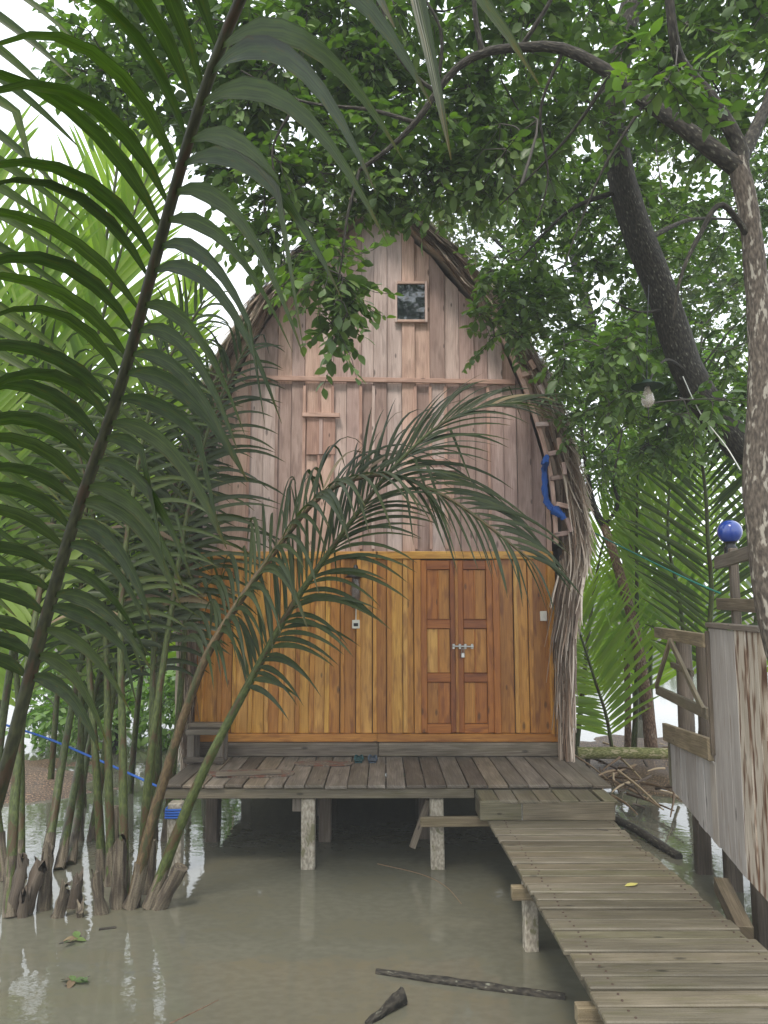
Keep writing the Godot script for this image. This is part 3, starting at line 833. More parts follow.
# ------------------------------------------------------------------ the landing on the other side of the boardwalk
func landing() -> void:
	var L := thing("neighbouring_hut_porch", Vector3(2.6, 0.6, -6.4), "whitish weathered plank porch wall with broken zigzag railing beside the boardwalk", "porch")
	var a := Vector3(2.69, 0, -7.42); var b := Vector3(2.185, 0, -4.5)
	var dir := (b - a).normalized()
	var nrm := Vector3(-dir.z, 0, dir.x)
	if nrm.x > 0: nrm = -nrm
	var yaw := atan2(-dir.z, dir.x)
	var total := a.distance_to(b)
	var s := 0.0
	var k := 0
	var tall_from := 1.72
	while s < total:
		var w := rnd(0.19, 0.27)
		if s < tall_from and s + w > tall_from - 0.1: w = tall_from - s
		w = minf(w, total - s)
		var tall := s >= tall_from - 0.01
		var top := 2.2 if tall else 1.24
		var c := a + dir * (s + w * 0.5)
		var m: Material = pick(M.streak) if tall and s > 2.25 else pick(M.pale)
		plank(L, "wall_board", Vector3(w - 0.006, top - 0.665, 0.022), Vector3(c.x, (top + 0.665) * 0.5 + rnd(-0.01, 0.01), c.z) + nrm * rnd(-0.004, 0.004), m, Vector3(0, yaw, 0), 0.003)
		s += w; k += 1
	var P := func(d: float, y: float, out := 0.0) -> Vector3: return a + dir * d + Vector3(0, y, 0) + nrm * out
	bar(L, "corner_board", P.call(-0.03, 0.7), P.call(-0.03, 1.2), 0.05, 0.04, M.walk[4], dir)
	bar(L, "cap_board", P.call(-0.12, 1.18, 0.035), P.call(1.70, 1.33, 0.035), 0.04, 0.16, M.rail[0])
	bar(L, "cap_rail", P.call(1.7, 2.225, -0.02), P.call(total, 2.225, -0.02), 0.1, 0.035, M.deck_dark[0])
	bar(L, "top_rail", P.call(-0.35, 2.11, 0.03), P.call(1.72, 2.11, 0.03), 0.05, 0.1, M.rail[0])
	bar(L, "lower_rail", P.call(-0.45, 1.535, 0.03), P.call(1.70, 1.58, 0.03), 0.04, 0.085, M.walk[2])
	bar(L, "diagonal", P.call(-0.32, 1.58, 0.062), P.call(0.5, 2.06, 0.062), 0.028, 0.05, M.rail[0])
	bar(L, "diagonal", P.call(0.52, 2.06, 0.062), P.call(1.66, 1.6, 0.062), 0.028, 0.055, M.walk[2])
	bar(L, "short_rail", P.call(0.2, 1.83, 0.0), P.call(1.05, 1.82, 0.0), 0.03, 0.05, M.rail[1])
	bar(L, "short_rail", P.call(0.9, 2.0, -0.3), P.call(1.8, 1.98, -0.3), 0.03, 0.06, M.rail[1])
	bar(L, "edge_post", P.call(1.73, 1.3, 0.022), P.call(1.73, 2.18, 0.022), 0.03, 0.05, M.dark_post[0], dir)
	for q in [[0.0, -0.14, 2.05], [0.85, -0.14, 2.05]]:
		var mb := MB.new()
		var p0: Vector3 = P.call(q[0], 1.0, q[1])
		add_tube(mb, spline([p0, p0 + Vector3(0.01, q[2] - 1.0, 0)], 4), 0.075, 0.07, 10, 0.05)
		put("post", mb.mesh(), M.dark_post[0], L)
	# floor and legs behind the wall
	var mid: Vector3 = P.call(total * 0.5, 0.9, -0.55)
	plank(L, "floor", Vector3(total, 0.05, 1.0), mid, M.dark_post[0], Vector3(0, yaw, 0))
	for q in [[0.15, -0.2], [0.55, -0.35], [1.75, -0.25], [2.6, -0.2]]:
		var p0: Vector3 = P.call(q[0], 0.1, q[1])
		plank(L, "leg", Vector3(0.13, 1.6, 0.13), p0, M.dark_post[1], Vector3(0, yaw, 0), 0.01)
	bar(L, "skid", P.call(1.75, 0.42, 0.02), P.call(2.4, 0.34, 0.04), 0.1, 0.1, M.rail[1])
	# tall rail in front of the trunk
	bar(L, "tall_post", P.call(1.98, 2.2, -0.12), P.call(1.98, 2.77, -0.12), 0.055, 0.055, M.dark_post[0], dir)
	bar(L, "upper_rail", P.call(1.72, 2.38, -0.07), P.call(2.75, 2.36, -0.07), 0.035, 0.085, M.rail[1])
	bar(L, "upper_rail", P.call(1.72, 2.68, -0.07), P.call(2.75, 2.7, -0.07), 0.035, 0.09, M.deck[1])
	# blue globe on a dark neck, standing on the rail post
	var at: Vector3 = P.call(1.93, 0, -0.12)
	var g := thing("globe_lamp", at + Vector3(0, 2.77, 0), "glossy blue globe lamp on a dark neck above the porch railing", "lamp")
	var mb2 := MB.new()
	add_lathe(mb2, [[0.045, 2.72], [0.045, 2.78], [0.034, 2.79], [0.034, 2.81], [0.05, 2.82]], at, 14)
	put("neck", mb2.mesh(), M.black, g)
	mb2 = MB.new()
	var rows := []
	for i in 17:
		var t := -1.2 + (PI * 0.5 + 1.2) * i / 16.0
		rows.append([0.086 * cos(t), 2.892 + 0.086 * sin(t)])
	rows[16][0] = 0.0
	add_lathe(mb2, rows, at, 28)
	var gm := plain(c8(24, 58, 140), 0.2, 0.0, 0.5)
	gm.clearcoat_enabled = true; gm.clearcoat = 0.8; gm.clearcoat_roughness = 0.05
	put("globe", mb2.mesh(), gm, g)

# ------------------------------------------------------------------ small things
func small_things() -> void:
	var zf := FRONT_Z
	# wall lantern
	var l := thing("wall_lantern", Vector3(-0.315, 2.6, zf), "black wall lantern with a glass chimney on the orange boards", "lamp")
	plank(l, "back_plate", Vector3(0.09, 0.42, 0.015), Vector3(-0.315, 2.56, zf + 0.024), M.black, Vector3.ZERO, 0.003)
	var mb := MB.new()
	add_lathe(mb, [[0.0, 2.83], [0.02, 2.82], [0.035, 2.77], [0.11, 2.7], [0.115, 2.685], [0.1, 2.69], [0.05, 2.70]], Vector3(-0.315, 0, zf + 0.12), 18)
	put("shade", mb.mesh(), M.black, l)
	mb = MB.new()
	add_lathe(mb, [[0.035, 2.42], [0.055, 2.47], [0.06, 2.55], [0.045, 2.64], [0.04, 2.69]], Vector3(-0.315, 0, zf + 0.12), 18)
	var gl := plain(Color(0.5, 0.42, 0.36, 0.35), 0.08, 0.0, 0.6)
	gl.transparency = BaseMaterial3D.TRANSPARENCY_ALPHA
	put("chimney", mb.mesh(), gl, l)
	mb = MB.new()
	add_lathe(mb, [[0.0, 2.37], [0.05, 2.37], [0.055, 2.4], [0.035, 2.425], [0.0, 2.43]], Vector3(-0.315, 0, zf + 0.12), 18)
	put("holder", mb.mesh(), M.black, l)
	plank(l, "arm", Vector3(0.03, 0.03, 0.1), Vector3(-0.315, 2.385, zf + 0.07), M.black, Vector3.ZERO, 0.003)
	# socket and switch
	var so := thing("power_socket", Vector3(-0.313, 2.17, zf), "white power socket on the orange wall under the lantern", "socket")
	plank(so, "plate", Vector3(0.085, 0.095, 0.03), Vector3(-0.313, 2.17, zf + 0.03), M.white_plastic, Vector3.ZERO, 0.005)
	plank(so, "insert", Vector3(0.05, 0.035, 0.006), Vector3(-0.313, 2.165, zf + 0.046), M.black, Vector3.ZERO, 0.001)
	bar(so, "cable", Vector3(-0.313, 2.21, zf + 0.02), Vector3(-0.313, 2.38, zf + 0.02), 0.012, 0.012, M.white_plastic, Vector3(0, 0, 1))
	var sw := thing("light_switch", Vector3(1.78, 2.26, zf), "small white switch box on orange boards beside the hut's corner post", "switch")
	plank(sw, "plate", Vector3(0.075, 0.11, 0.035), Vector3(1.78, 2.26, zf + 0.03), M.white_plastic, Vector3.ZERO, 0.006)
	plank(sw, "rocker", Vector3(0.03, 0.05, 0.008), Vector3(1.78, 2.265, zf + 0.05), M.white_plastic, Vector3(0.1, 0, 0), 0.002)
	# slippers
	for k in 2:
		var sx: float = -0.265 + k * 0.145
		var sl := thing("slipper", Vector3(sx, DECK_TOP, -8.37), ["dark teal slipper by the hut's ground beam, beside the greyer one", "greyish slipper by the hut's ground beam, beside the teal one"][k], "slipper", "pair of slippers on the deck")
		var mt: Material = plain([c8(40, 78, 80), c8(74, 86, 98)][k], 0.7)
		mb = MB.new()
		for q in [[-0.12, 0.036], [-0.06, 0.042], [0.02, 0.05], [0.09, 0.048], [0.13, 0.022]]:
			for e in [[-1, 0.004], [1, 0.004], [1, 0.024], [-1, 0.024]]:
				mb.vert(Vector3(sx + e[0] * q[1], DECK_TOP + e[1], -8.37 - q[0]), Vector3(e[0] * 0.6, (e[1] - 0.014) * 60, 0).normalized(), Vector2(q[0], e[0]))
		for r in 4:
			for e in 4:
				var aa := r * 4 + e; var bb := r * 4 + (e + 1) % 4
				mb.face(aa, bb, bb + 4); mb.face(aa, bb + 4, aa + 4)
		for e in [0, 16]: mb.face(e, e + 1, e + 2); mb.face(e, e + 2, e + 3)
		put("sole", mb.mesh(), mt, sl)
		for e in [-1, 1]:
			mb = MB.new()
			add_tube(mb, spline([Vector3(sx + e * 0.045, DECK_TOP + 0.02, -8.36), Vector3(sx + e * 0.032, DECK_TOP + 0.052, -8.41), Vector3(sx, DECK_TOP + 0.024, -8.455)], 8), 0.009, 0.007, 6)
			put("strap", mb.mesh(), mt, sl)
	# old mats worn onto the deck
	var mm := skin(patchy(211, c8(84, 74, 64), c8(128, 116, 102), c8(108, 74, 60), 0.56), Color(1, 1, 1), 0.9, 0.2)
	for q in [[Vector3(-1.28, 0.752, -7.72), 0.42, 0.16, "brownish mat with frayed outline lying on the deck by the low bench"], [Vector3(-0.62, 0.752, -8.2), 0.3, 0.12, "thin grey oval mat lying flat before the ground beam"]]:
		mb = MB.new()
		var ring := []
		for i in 28:
			var an := TAU * i / 28
			var sup := 0.7
			var r := rnd(0.96, 1.03)
			ring.append(q[0] + Vector3(signf(cos(an)) * pow(absf(cos(an)), sup) * q[1] * r, 0.012, signf(sin(an)) * pow(absf(sin(an)), sup) * q[2] * r))
		for i in 28:
			var p0: Vector3 = ring[i]; var p1: Vector3 = ring[(i + 1) % 28]; var c: Vector3 = q[0] + Vector3(0, 0.012, 0)
			mb.flat_tri(c, p0, p1, Vector3.UP, Vector2(c.x, c.z), Vector2(p0.x, p0.z), Vector2(p1.x, p1.z))
			mb.flat_quad(p0, p1, p1 - Vector3(0, 0.012, 0), p0 - Vector3(0, 0.012, 0), p0 - c, Vector2(p0.x, p0.z), Vector2(p1.x, p1.z), Vector2(p1.x, p1.z), Vector2(p0.x, p0.z))
		tag(put("mat", mb.mesh(), mm, self), q[3], "mat")
	tag(put("loose_board", box_mesh(Vector3(0.62, 0.012, 0.15)), M.deck_dark[1], self, Transform3D(Basis.from_euler(Vector3(0.0, 0.18, 0)), Vector3(-1.3, 0.772, -7.66))), "thin loose board lying askew across the brownish mat", "board")
	# low bench at the deck's end
	var be := thing("low_bench", Vector3(-1.85, DECK_TOP, -8.35), "low rough timber bench on the deck beside the palm stems", "bench")
	plank(be, "seat", Vector3(0.4, 0.05, 0.3), Vector3(-1.86, 1.07, -8.33), M.deck[1], Vector3(0, 0.05, 0))
	plank(be, "seat", Vector3(0.4, 0.045, 0.12), Vector3(-1.86, 1.125, -8.36), M.deck[2], Vector3(0, -0.04, 0))
	for q in [[-2.0, -8.22], [-1.7, -8.22], [-2.0, -8.44], [-1.7, -8.44]]:
		plank(be, "leg", Vector3(0.07, 0.295, 0.06), Vector3(q[0], 0.899, q[1]), M.deck[0])
	plank(be, "stretcher", Vector3(0.42, 0.05, 0.04), Vector3(-1.85, 0.8, -8.17), M.deck[3])
	# blue cloth knotted on the edge rafter
	mb = MB.new()
	add_tube(mb, spline([Vector3(1.78, 3.97, zf + 0.35), Vector3(1.81, 3.88, zf + 0.20), Vector3(1.8, 3.7, zf + 0.20), Vector3(1.82, 3.52, zf + 0.20), Vector3(1.85, 3.4, zf + 0.39)], 26), 0.055, 0.045, 14, 0.6, 1.0, 0.6, 3.0)
	add_tube(mb, spline([Vector3(1.84, 3.42, zf + 0.39), Vector3(1.92, 3.36, zf + 0.41), Vector3(1.95, 3.31, zf + 0.40)], 12), 0.05, 0.035, 12, 0.6, 1.0, 0.5, 3.0)
	tag(put("blue_cloth", mb.mesh(), M.blue, self), "bright blue cloth knotted round the hut's edge rafter", "cloth")
	# hanging bulb under a green cap
	var bp := Vector3(2.18, 4.1, -6.2)
	var hb := thing("hanging_bulb", bp, "unlit pear-shaped filament bulb under a dark green cap hanging among the leaves", "lamp")
	mb = MB.new()
	add_lathe(mb, [[0.0, 0.13], [0.03, 0.125], [0.05, 0.1], [0.13, 0.075], [0.13, 0.068], [0.03, 0.07]], bp, 20)
	put("cap", mb.mesh(), plain(c8(28, 52, 40), 0.5), hb)
	mb = MB.new()
	add_lathe(mb, [[0.02, 0.07], [0.025, 0.04], [0.045, 0.0], [0.055, -0.05], [0.045, -0.085], [0.02, -0.105], [0.0, -0.11]], bp, 18)
	var bg := plain(Color(0.9, 0.84, 0.78, 0.3), 0.06, 0.0, 0.6)
	bg.transparency = BaseMaterial3D.TRANSPARENCY_ALPHA
	put("bulb", mb.mesh(), bg, hb)
	tube(hb, "cord", [bp + Vector3(0, 0.12, 0), bp + Vector3(0.01, 0.5, 0.02), bp + Vector3(0.05, 0.95, 0.0)], 0.005, 0.005, M.black, 5, 8)
	# ropes and lines
	var r1 := tag(tube(self, "blue_rope", [Vector3(-4.3, 1.25, -8.2), Vector3(-3.48, 1.07, -8), Vector3(-2.81, 0.94, -7.6), Vector3(-2.2, 0.82, -7.2), Vector3(-1.94, 0.74, -7.1)], 0.011, 0.011, M.blue, 7, 24, 0.1), "blue rope sagging from the palm stems to the deck post", "rope")
	mb = MB.new()
	for k in 4: add_tube(mb, spline([Vector3(-1.94, 0.5 + k * 0.022, -7.12), Vector3(-1.78, 0.505 + k * 0.022, -7.12), Vector3(-1.785, 0.5 + k * 0.022, -7.28), Vector3(-1.94, 0.5 + k * 0.022, -7.28), Vector3(-1.94, 0.5 + k * 0.022, -7.12)], 16), 0.01, 0.01, 6)
	tag(put("rope_binding", mb.mesh(), M.blue, self), "blue rope wound round the deck's end post", "rope")
	tag(tube(self, "green_line", [Vector3(2.29, 3.22, -8.6), Vector3(2.6, 2.87, -7.8), Vector3(2.77, 2.6, -7), Vector3(2.78, 2.47, -6.4)], 0.008, 0.008, plain(c8(20, 110, 96), 0.6), 5, 24), "thin teal line strung from the thatch to the porch post", "rope")
	tag(tube(self, "white_cord", [Vector3(2.76, 4.47, -6.9), Vector3(2.77, 4.06, -6.6), Vector3(2.75, 3.66, -6.1), Vector3(2.63, 3.36, -5.6)], 0.005, 0.005, plain(c8(190, 190, 180), 0.6), 5, 16), "thin pale cord slanting between the lichened trunks", "cord")

func debris() -> void:
	# things in the water
	var a := Vector3(-0.05, 0, -5.33); var b := Vector3(1.1, 0, -5)
	tag(tube(self, "floating_stick", [a + Vector3(0, 0.005, 0), a.lerp(b, 0.4) + Vector3(0, 0.012, 0.02), b], 0.022, 0.03, M.bark_dark, 8, 20, 0.2), "long dark stick with a pale tip floating beside the boardwalk post", "stick")
	a = Vector3(-0.1, 0, -4.69); b = Vector3(0.12, 0, -4.93)
	var mb := MB.new()
	add_tube(mb, spline([a, a.lerp(b, 0.5) + Vector3(0, 0.03, 0), b + Vector3(0, 0.05, 0)], 12), 0.02, 0.05, 8, 0.3, 1.0, 0.4)
	tag(put("bark_piece", mb.mesh(), M.bark_dark, self), "dark curled piece of bark floating by itself on the water", "bark")
	tag(tube(self, "floating_twig", [Vector3(-1.22, 0, -4.71), Vector3(-1.11, 0, -4.84), Vector3(-1, 0, -4.98)], 0.006, 0.003, M.bark_brown, 5, 10, 0.2), "thin bare twig with a leaf floating on open water", "twig")
	tag(tube(self, "bent_cane", [Vector3(-0.06, 0, -7.47), Vector3(0.32, 0, -7.2), Vector3(0.52, 0, -6.9), Vector3(0.62, 0, -6.5)], 0.006, 0.003, M.dry[1], 5, 20), "thin bent cane lying in the water below the deck", "cane")
	tag(put("bark_flake", box_mesh(Vector3(0.12, 0.008, 0.03)), M.bark_dark, self, Transform3D(Basis.from_euler(Vector3(0, 0.3, 0)), Vector3(-2.04, 0, -6.02) + Vector3(0, 0.004, 0))), "small dark flake floating near the cut palm stubs", "bark")
	for q in [[Vector3(-1.94, 0, -5.18), "small green seedling sprig floating on the pale reflection"], [Vector3(-2.23, 0, -5.79), "tiny brown leaf sprig floating off the cut palm stubs"]]:
		var sp := thing("floating_sprig", q[0], q[1], "sprig")
		tube(sp, "stalk", [q[0] + Vector3(-0.06, 0.004, 0.03), q[0] + Vector3(0, 0.012, 0), q[0] + Vector3(0.07, 0.03, -0.04)], 0.004, 0.002, M.twig, 4, 6)
		for k in 5:
			var x := Transform3D(Basis.from_euler(Vector3(rnd(-0.2, 0.5), rnd(0, 6.2), rnd(-0.3, 0.3))).scaled(Vector3.ONE * 0.9), q[0] + Vector3(rnd(-0.05, 0.06), 0.02, rnd(-0.04, 0.03)))
			put("leaf", pick(leaf_shapes), pick(M.leaf if k % 2 == 0 else M.frond_old), sp, x)
	# yellow leaf on the boardwalk
	tag(put("fallen_leaf", leaf_shapes[1], plain(c8(178, 170, 96), 0.6), self, Transform3D(Basis.from_euler(Vector3(0, 1.9, 0)).scaled(Vector3(1, 0.3, 1)), Vector3(1.66, WALK_TOP + 0.012, -5.3))), "yellowed leaf lying on the boardwalk planks", "leaf")
	tag(put("fallen_twig", box_mesh(Vector3(0.09, 0.006, 0.008), 0.002), M.twig, self, Transform3D(Basis.from_euler(Vector3(0, -0.4, 0)), Vector3(1.78, WALK_TOP + 0.006, -6.55))), "short dark twig lying on the boardwalk below the step", "twig")
	# cut palm stubs by the clump
	var stubs := [
		[Vector3(-2.86, 0, -6.26), 0.05, 0.42, 0.12, 0.0, "tall black split palm stub beside the leaning fibre"],
		[Vector3(-2.79, 0, -6.3), 0.06, 0.36, 0.22, 0.05, "dark palm stub leaning over the short grey one"],
		[Vector3(-2.67, 0, -6.38), 0.05, 0.44, 0.03, 0.0, "grey palm stub with a jagged pointed top"],
		[Vector3(-2.77, 0, -6.24), 0.045, 0.16, 0.1, 0.0, "short pale palm stub against the dark leaning one"],
		[Vector3(-2.5, 0, -6.24), 0.05, 0.2, 0.18, 0.0, "low mossy palm stub beside the jagged grey one"],
		[Vector3(-2.45, 0, -6.42), 0.05, 0.22, 0.1, 0.0, "dark waterlogged palm stub between two lighter ones"],
		[Vector3(-2.33, 0, -6.24), 0.035, 0.05, 0.1, 0.0, "nearly sunken palm stub showing only its wet top"],
		[Vector3(-2.19, 0, -6.3), 0.05, 0.27, -0.1, 0.0, "grey squared palm stub standing apart at the clump's edge"],
		[Vector3(-2.1, 0, -6.42), 0.06, 0.5, 0.0, 0.0, "fibrous brown palm stub at the foot of the green stems"]]
	for q in stubs:
		var s: Vector3 = q[0]
		mb = MB.new()
		var p := spline([s + Vector3(-q[3] * 0.25, -0.25, 0), s, s + Vector3(q[3] * q[2] * 1.5, q[2], 0.02)], 10)
		add_tube(mb, p, q[1] * 1.15, q[1] * 0.8, 11, 0.3, 1.0, 0.75, 2.0)
		for i in range(mb.v.size() - 30, mb.v.size()):
			if mb.v[i].y > s.y + q[2] * 0.9: mb.v[i].y += rnd(-0.06, 0.09)
		tag(put("palm_stub", mb.mesh(), M.stub if q[5].find("dark") < 0 and q[5].find("black") < 0 else M.dark_post[0], self), q[5], "stub", "cut palm stubs standing in the water")
	tag(tube(self, "leaning_log", [Vector3(-1.9, -0.2, -6.45), Vector3(-1.72, 0.1, -6.4), Vector3(-1.6, 0.33, -6.35)], 0.062, 0.05, M.stub, 11, 10, 0.25), "short peeling grey log leaning out of the water under the deck's end", "log")
	for q in [[Vector3(-2.53, 0, -7.53), 0.5, "slim grey post in the water behind the green palm stems"], [Vector3(-1.97, 0, -6.74), 0.42, "grey split stake in the water beside the arching frond's foot"]]:
		tag(tube(self, "stake", [q[0] + Vector3(0, -0.2, 0), q[0] + Vector3(0.02, q[1], 0)], 0.05, 0.04, M.stub, 8, 6, 0.15), q[2], "stake")
	# the shore beyond: mud, drift stalks, a mossy log
	var bank := MB.new()
	var nz := FastNoiseLite.new(); nz.seed = 3; nz.frequency = 0.5
	for region in [[Vector3(4.7, 0, -12.2), Vector2(3.4, 2.9)], [Vector3(-6.2, 0, -10.6), Vector2(3.0, 2.2)]]:
		var W := 26
		var base := bank.v.size()
		for j in W + 1:
			for i in W + 1:
				var u := (i / float(W) - 0.5) * 2.0; var w := (j / float(W) - 0.5) * 2.0
				var p: Vector3 = region[0] + Vector3(u * region[1].x, 0, w * region[1].y)
				p.y = 0.16 * (1.0 - minf(1.0, u * u + w * w) * 1.5) + nz.get_noise_2d(p.x * 2.0, p.z * 2.0) * 0.16 - 0.02
				bank.vert(p, Vector3.UP, Vector2(p.x, p.z))
		for j in W:
			for i in W:
				var k := base + j * (W + 1) + i
				bank.face(k, k + 1, k + W + 2); bank.face(k, k + W + 2, k + W + 1)
	tag(put("mud_bank", bank.mesh(), skin(patchy(221, c8(58, 44, 32), c8(104, 82, 60), c8(140, 112, 82), 0.55, 512, 512, 0.1), Color(1, 1, 1), 0.6, 0.4), self), "dark mud flats under the palms behind the hut", "mud", "", "structure")
	tag(tube(self, "mossy_log", [Vector3(2.75, 0.3, -11.3), Vector3(3.5, 0.31, -11.25), Vector3(4.35, 0.3, -11.2)], 0.085, 0.075, skin(patchy(223, c8(96, 100, 52), c8(150, 146, 98), c8(170, 158, 124), 0.6), Color(1, 1, 1), 0.8, 0.3), self_sides(), 14, 0.05), "straight mossy pole lying level between the hut and the porch", "log")
	for q in [[Vector3(2.9, 0, -11.35), "hut"], [Vector3(4.2, 0, -11.3), "porch"]]:
		tag(tube(self, "log_prop", [q[0] + Vector3(0, -0.2, 0), q[0] + Vector3(0.01, 0.23, 0)], 0.04, 0.035, M.dark_post[0], 7, 4, 0.1), "short dark prop under the mossy pole at its end by the " + q[1], "prop", "props under the mossy pole")
	tag(tube(self, "drift_pole", [Vector3(2.45, 0.02, -9.2), Vector3(2.62, 0.06, -8.4), Vector3(2.78, 0.02, -7.6)], 0.045, 0.04, M.bark_dark, 8, 10, 0.1), "dark wet pole slanting through the water beside the boardwalk", "pole")
	for k in 44:
		var c := Vector3(rnd(2.4, 5.2), rnd(0.06, 0.2), rnd(-13.2, -10.4))
		if k < 26: c = Vector3(rnd(2.5, 3.5), rnd(0.04, 0.3), rnd(-10.9, -9.2))
		var an := rnd(0.9, 2.5)
		var L := rnd(0.5, 1.1)
		var d := Vector3(cos(an) * 0.9, rnd(-0.25, 0.3), sin(an)) * L
		var look: String = ["tan", "dull brown", "pale straw", "blackish brown"][k % 4]
		tag(tube(self, "dry_stalk", [c - d * 0.5, c + Vector3(rnd(-0.02, 0.02), 0.015, 0), c + d * 0.5], 0.02, 0.008, M.dry[k % 4], 5, 6, 0.2), look + " dry palm stalk in the litter heap beyond the boardwalk", "stalk", look + " dry stalks littering the shore")

func self_sides() -> int:
	return 12

func vegetation() -> void:
	for q in [[0.1, 0.058, 0.25, 0.1], [0.1, 0.052, 0.15, 0.2], [0.105, 0.062, 0.35, 0.06], [0.092, 0.05, 0.2, 0.25]]:
		leaf_shapes.append(leaf_mesh(q[0], q[1], q[2], q[3]))
	var F := Vector3(0.1, 0.25, 1.0)
	# the big frond close by
	var p := thing("foreground_palm", Vector3(-1.75, 0, -3.0), "huge dark palm frond rising close by, its long leaflets arching both ways", "palm")
	frond(p, [Vector3(-1.75, -0.1, -3.0), Vector3(-1.4, 1.37, -2.75), Vector3(-1.25, 1.76, -2.6), Vector3(-1.11, 2.22, -2.5), Vector3(-0.95, 2.62, -2.35), Vector3(-0.76, 2.97, -2.15), Vector3(-0.56, 3.3, -1.85), Vector3(-0.41, 3.48, -1.6), Vector3(-0.29, 3.62, -1.45), Vector3(-0.16, 3.72, -1.3)], {r0 = 0.032, r1 = 0.011, grow = true, n = 31, from = 0.5, len = 0.86, w = 0.064, up = F, a0 = 24.0, a1 = 50.0, lift = 0.25, droop = 1.8, mats = M.frond_dark, rm = M.rachis_dark, broken = 0.1, old = 0.0})
	frond(p, [Vector3(-1.8, -0.1, -3.05), Vector3(-1.8, 1.5, -2.85), Vector3(-1.59, 3.02, -2.7), Vector3(-1.53, 3.73, -2.6), Vector3(-1.46, 4.27, -2.5), Vector3(-1.38, 4.88, -2.4), Vector3(-1.33, 5.47, -2.3)], {r0 = 0.03, r1 = 0.01, n = 34, from = 0.42, len = 0.62, w = 0.05, up = F, a0 = -15.0, a1 = -28.0, lift = 0.1, droop = 0.35, mats = M.frond_mid, broken = 0.05, old = 0.0})
	# clump whose two fronds arch before the hut
	p = thing("arching_palm", Vector3(-1.95, 0, -6.45), "palm clump whose two long fronds arch across the hut's front", "palm")
	frond(p, [Vector3(-2, 0, -6.42), Vector3(-1.79, 0.9, -6.4), Vector3(-1.48, 1.84, -6.3), Vector3(-1.23, 2.3, -6.25), Vector3(-0.89, 2.79, -6.2), Vector3(-0.58, 3.17, -6.1), Vector3(-0.32, 3.33, -6), Vector3(0.02, 3.38, -5.9), Vector3(0.31, 3.27, -5.8), Vector3(0.64, 3.06, -5.7), Vector3(1.06, 2.7, -5.6)], {sheath = true, r0 = 0.05, r1 = 0.01, n = 50, from = 0.36, len = 1.35, w = 0.056, up = Vector3(-0.3, 1.0, 0.5), a0 = 30.0, a1 = 58.0, lift = 0.3, droop = 1.35, mats = M.frond_dark, rm = M.rachis_brown, old = 0.03, broken = 0.05})
	frond(p, [Vector3(-1.85, 0, -6.42), Vector3(-1.64, 0.59, -6.4), Vector3(-1.42, 1.1, -6.35), Vector3(-1.11, 1.7, -6.3), Vector3(-0.73, 2.37, -6.2), Vector3(-0.39, 2.85, -6.1), Vector3(-0.06, 3.29, -6), Vector3(0.17, 3.54, -5.95), Vector3(0.45, 3.78, -5.9), Vector3(0.75, 3.9, -5.85), Vector3(1.07, 3.93, -5.8)], {sheath = true, r0 = 0.05, r1 = 0.008, n = 58, from = 0.36, len = 1.25, w = 0.052, up = Vector3(-0.4, 0.8, 0.7), a0 = 30.0, a1 = 74.0, lift = 0.1, droop = 0.8, mats = M.frond_dark, rm = M.rachis, old = 0.02, broken = 0.03})
	# upright stems and fronds behind
	p = thing("upright_palm", Vector3(-2.1, 0, -6.6), "palm clump of upright green stems with dense dark leaflets at the deck's end", "palm")
	var D := {sheath = true, r0 = 0.042, r1 = 0.01, n = 30, from = 0.4, len = 1.1, w = 0.06, up = Vector3(0, 0.5, 1), a0 = 20.0, a1 = 60.0, lift = 0.2, droop = 1.1, mats = M.frond_mid, old = 0.03, broken = 0.06}
	frond(p, [Vector3(-2.07, 0, -6.48), Vector3(-2.17, 1.1, -6.6), Vector3(-2.27, 2.42, -6.7), Vector3(-2.19, 3.47, -6.7), Vector3(-1.98, 4.35, -6.6), Vector3(-1.58, 5.04, -6.5)], D)
	frond(p, [Vector3(-2.05, 0, -6.81), Vector3(-2, 1.06, -6.8), Vector3(-1.9, 2.24, -6.9), Vector3(-1.78, 3.33, -7), Vector3(-1.57, 4.18, -7), Vector3(-1.26, 4.86, -7)], D.merged({mats = M.frond_dark}, true))
	frond(p, [Vector3(-2.33, 0, -6.92), Vector3(-2.44, 1.19, -7), Vector3(-2.55, 2.24, -7.1), Vector3(-2.74, 3.35, -7.1), Vector3(-3.07, 4.3, -7.1), Vector3(-3.48, 4.95, -7)], D)
	frond(p, [Vector3(-2.11, 0, -7.3), Vector3(-2.11, 1.16, -7.2), Vector3(-2.15, 2.14, -7.3), Vector3(-2.08, 2.99, -7.3), Vector3(-1.91, 3.67, -7.3), Vector3(-1.64, 4.16, -7.3)], D.merged({mats = M.frond_dark, len = 0.9}, true))
	for q in [[86, 868, 60, 380], [170, 850, 190, 400], [98, 860, 130, 420], [158, 856, 150, 350]]:
		var w0 := Vector3((q[0] - 384.0) / 96.0, 0, -8.2); var w1 := Vector3((q[2] - 384.0) / 96.0, 5.0 - (q[3] - 350.0) / 90.0, -8.1)
		frond(p, [w0, w0.lerp(w1, 0.4) + Vector3(0.05, 0, 0), w0.lerp(w1, 0.75), w1, w1 + (w1 - w0) * 0.12 + Vector3(0.25, -0.1, 0)], D.merged({len = 1.0, n = 24}, true))
	frond(p, [Vector3(-2.45, 0, -7.05), Vector3(-2.54, 1.02, -7), Vector3(-2.69, 1.97, -7.1), Vector3(-2.8, 2.79, -7.1), Vector3(-2.7, 3.63, -7.1), Vector3(-2.42, 4.28, -7)], D.merged({len = 0.9}, true))
	# bright fronds with the sky behind them
	p = thing("backlit_palm", Vector3(-3.1, 0, -7.3), "pale green palm clump lit from behind, standing past the upright stems", "palm")
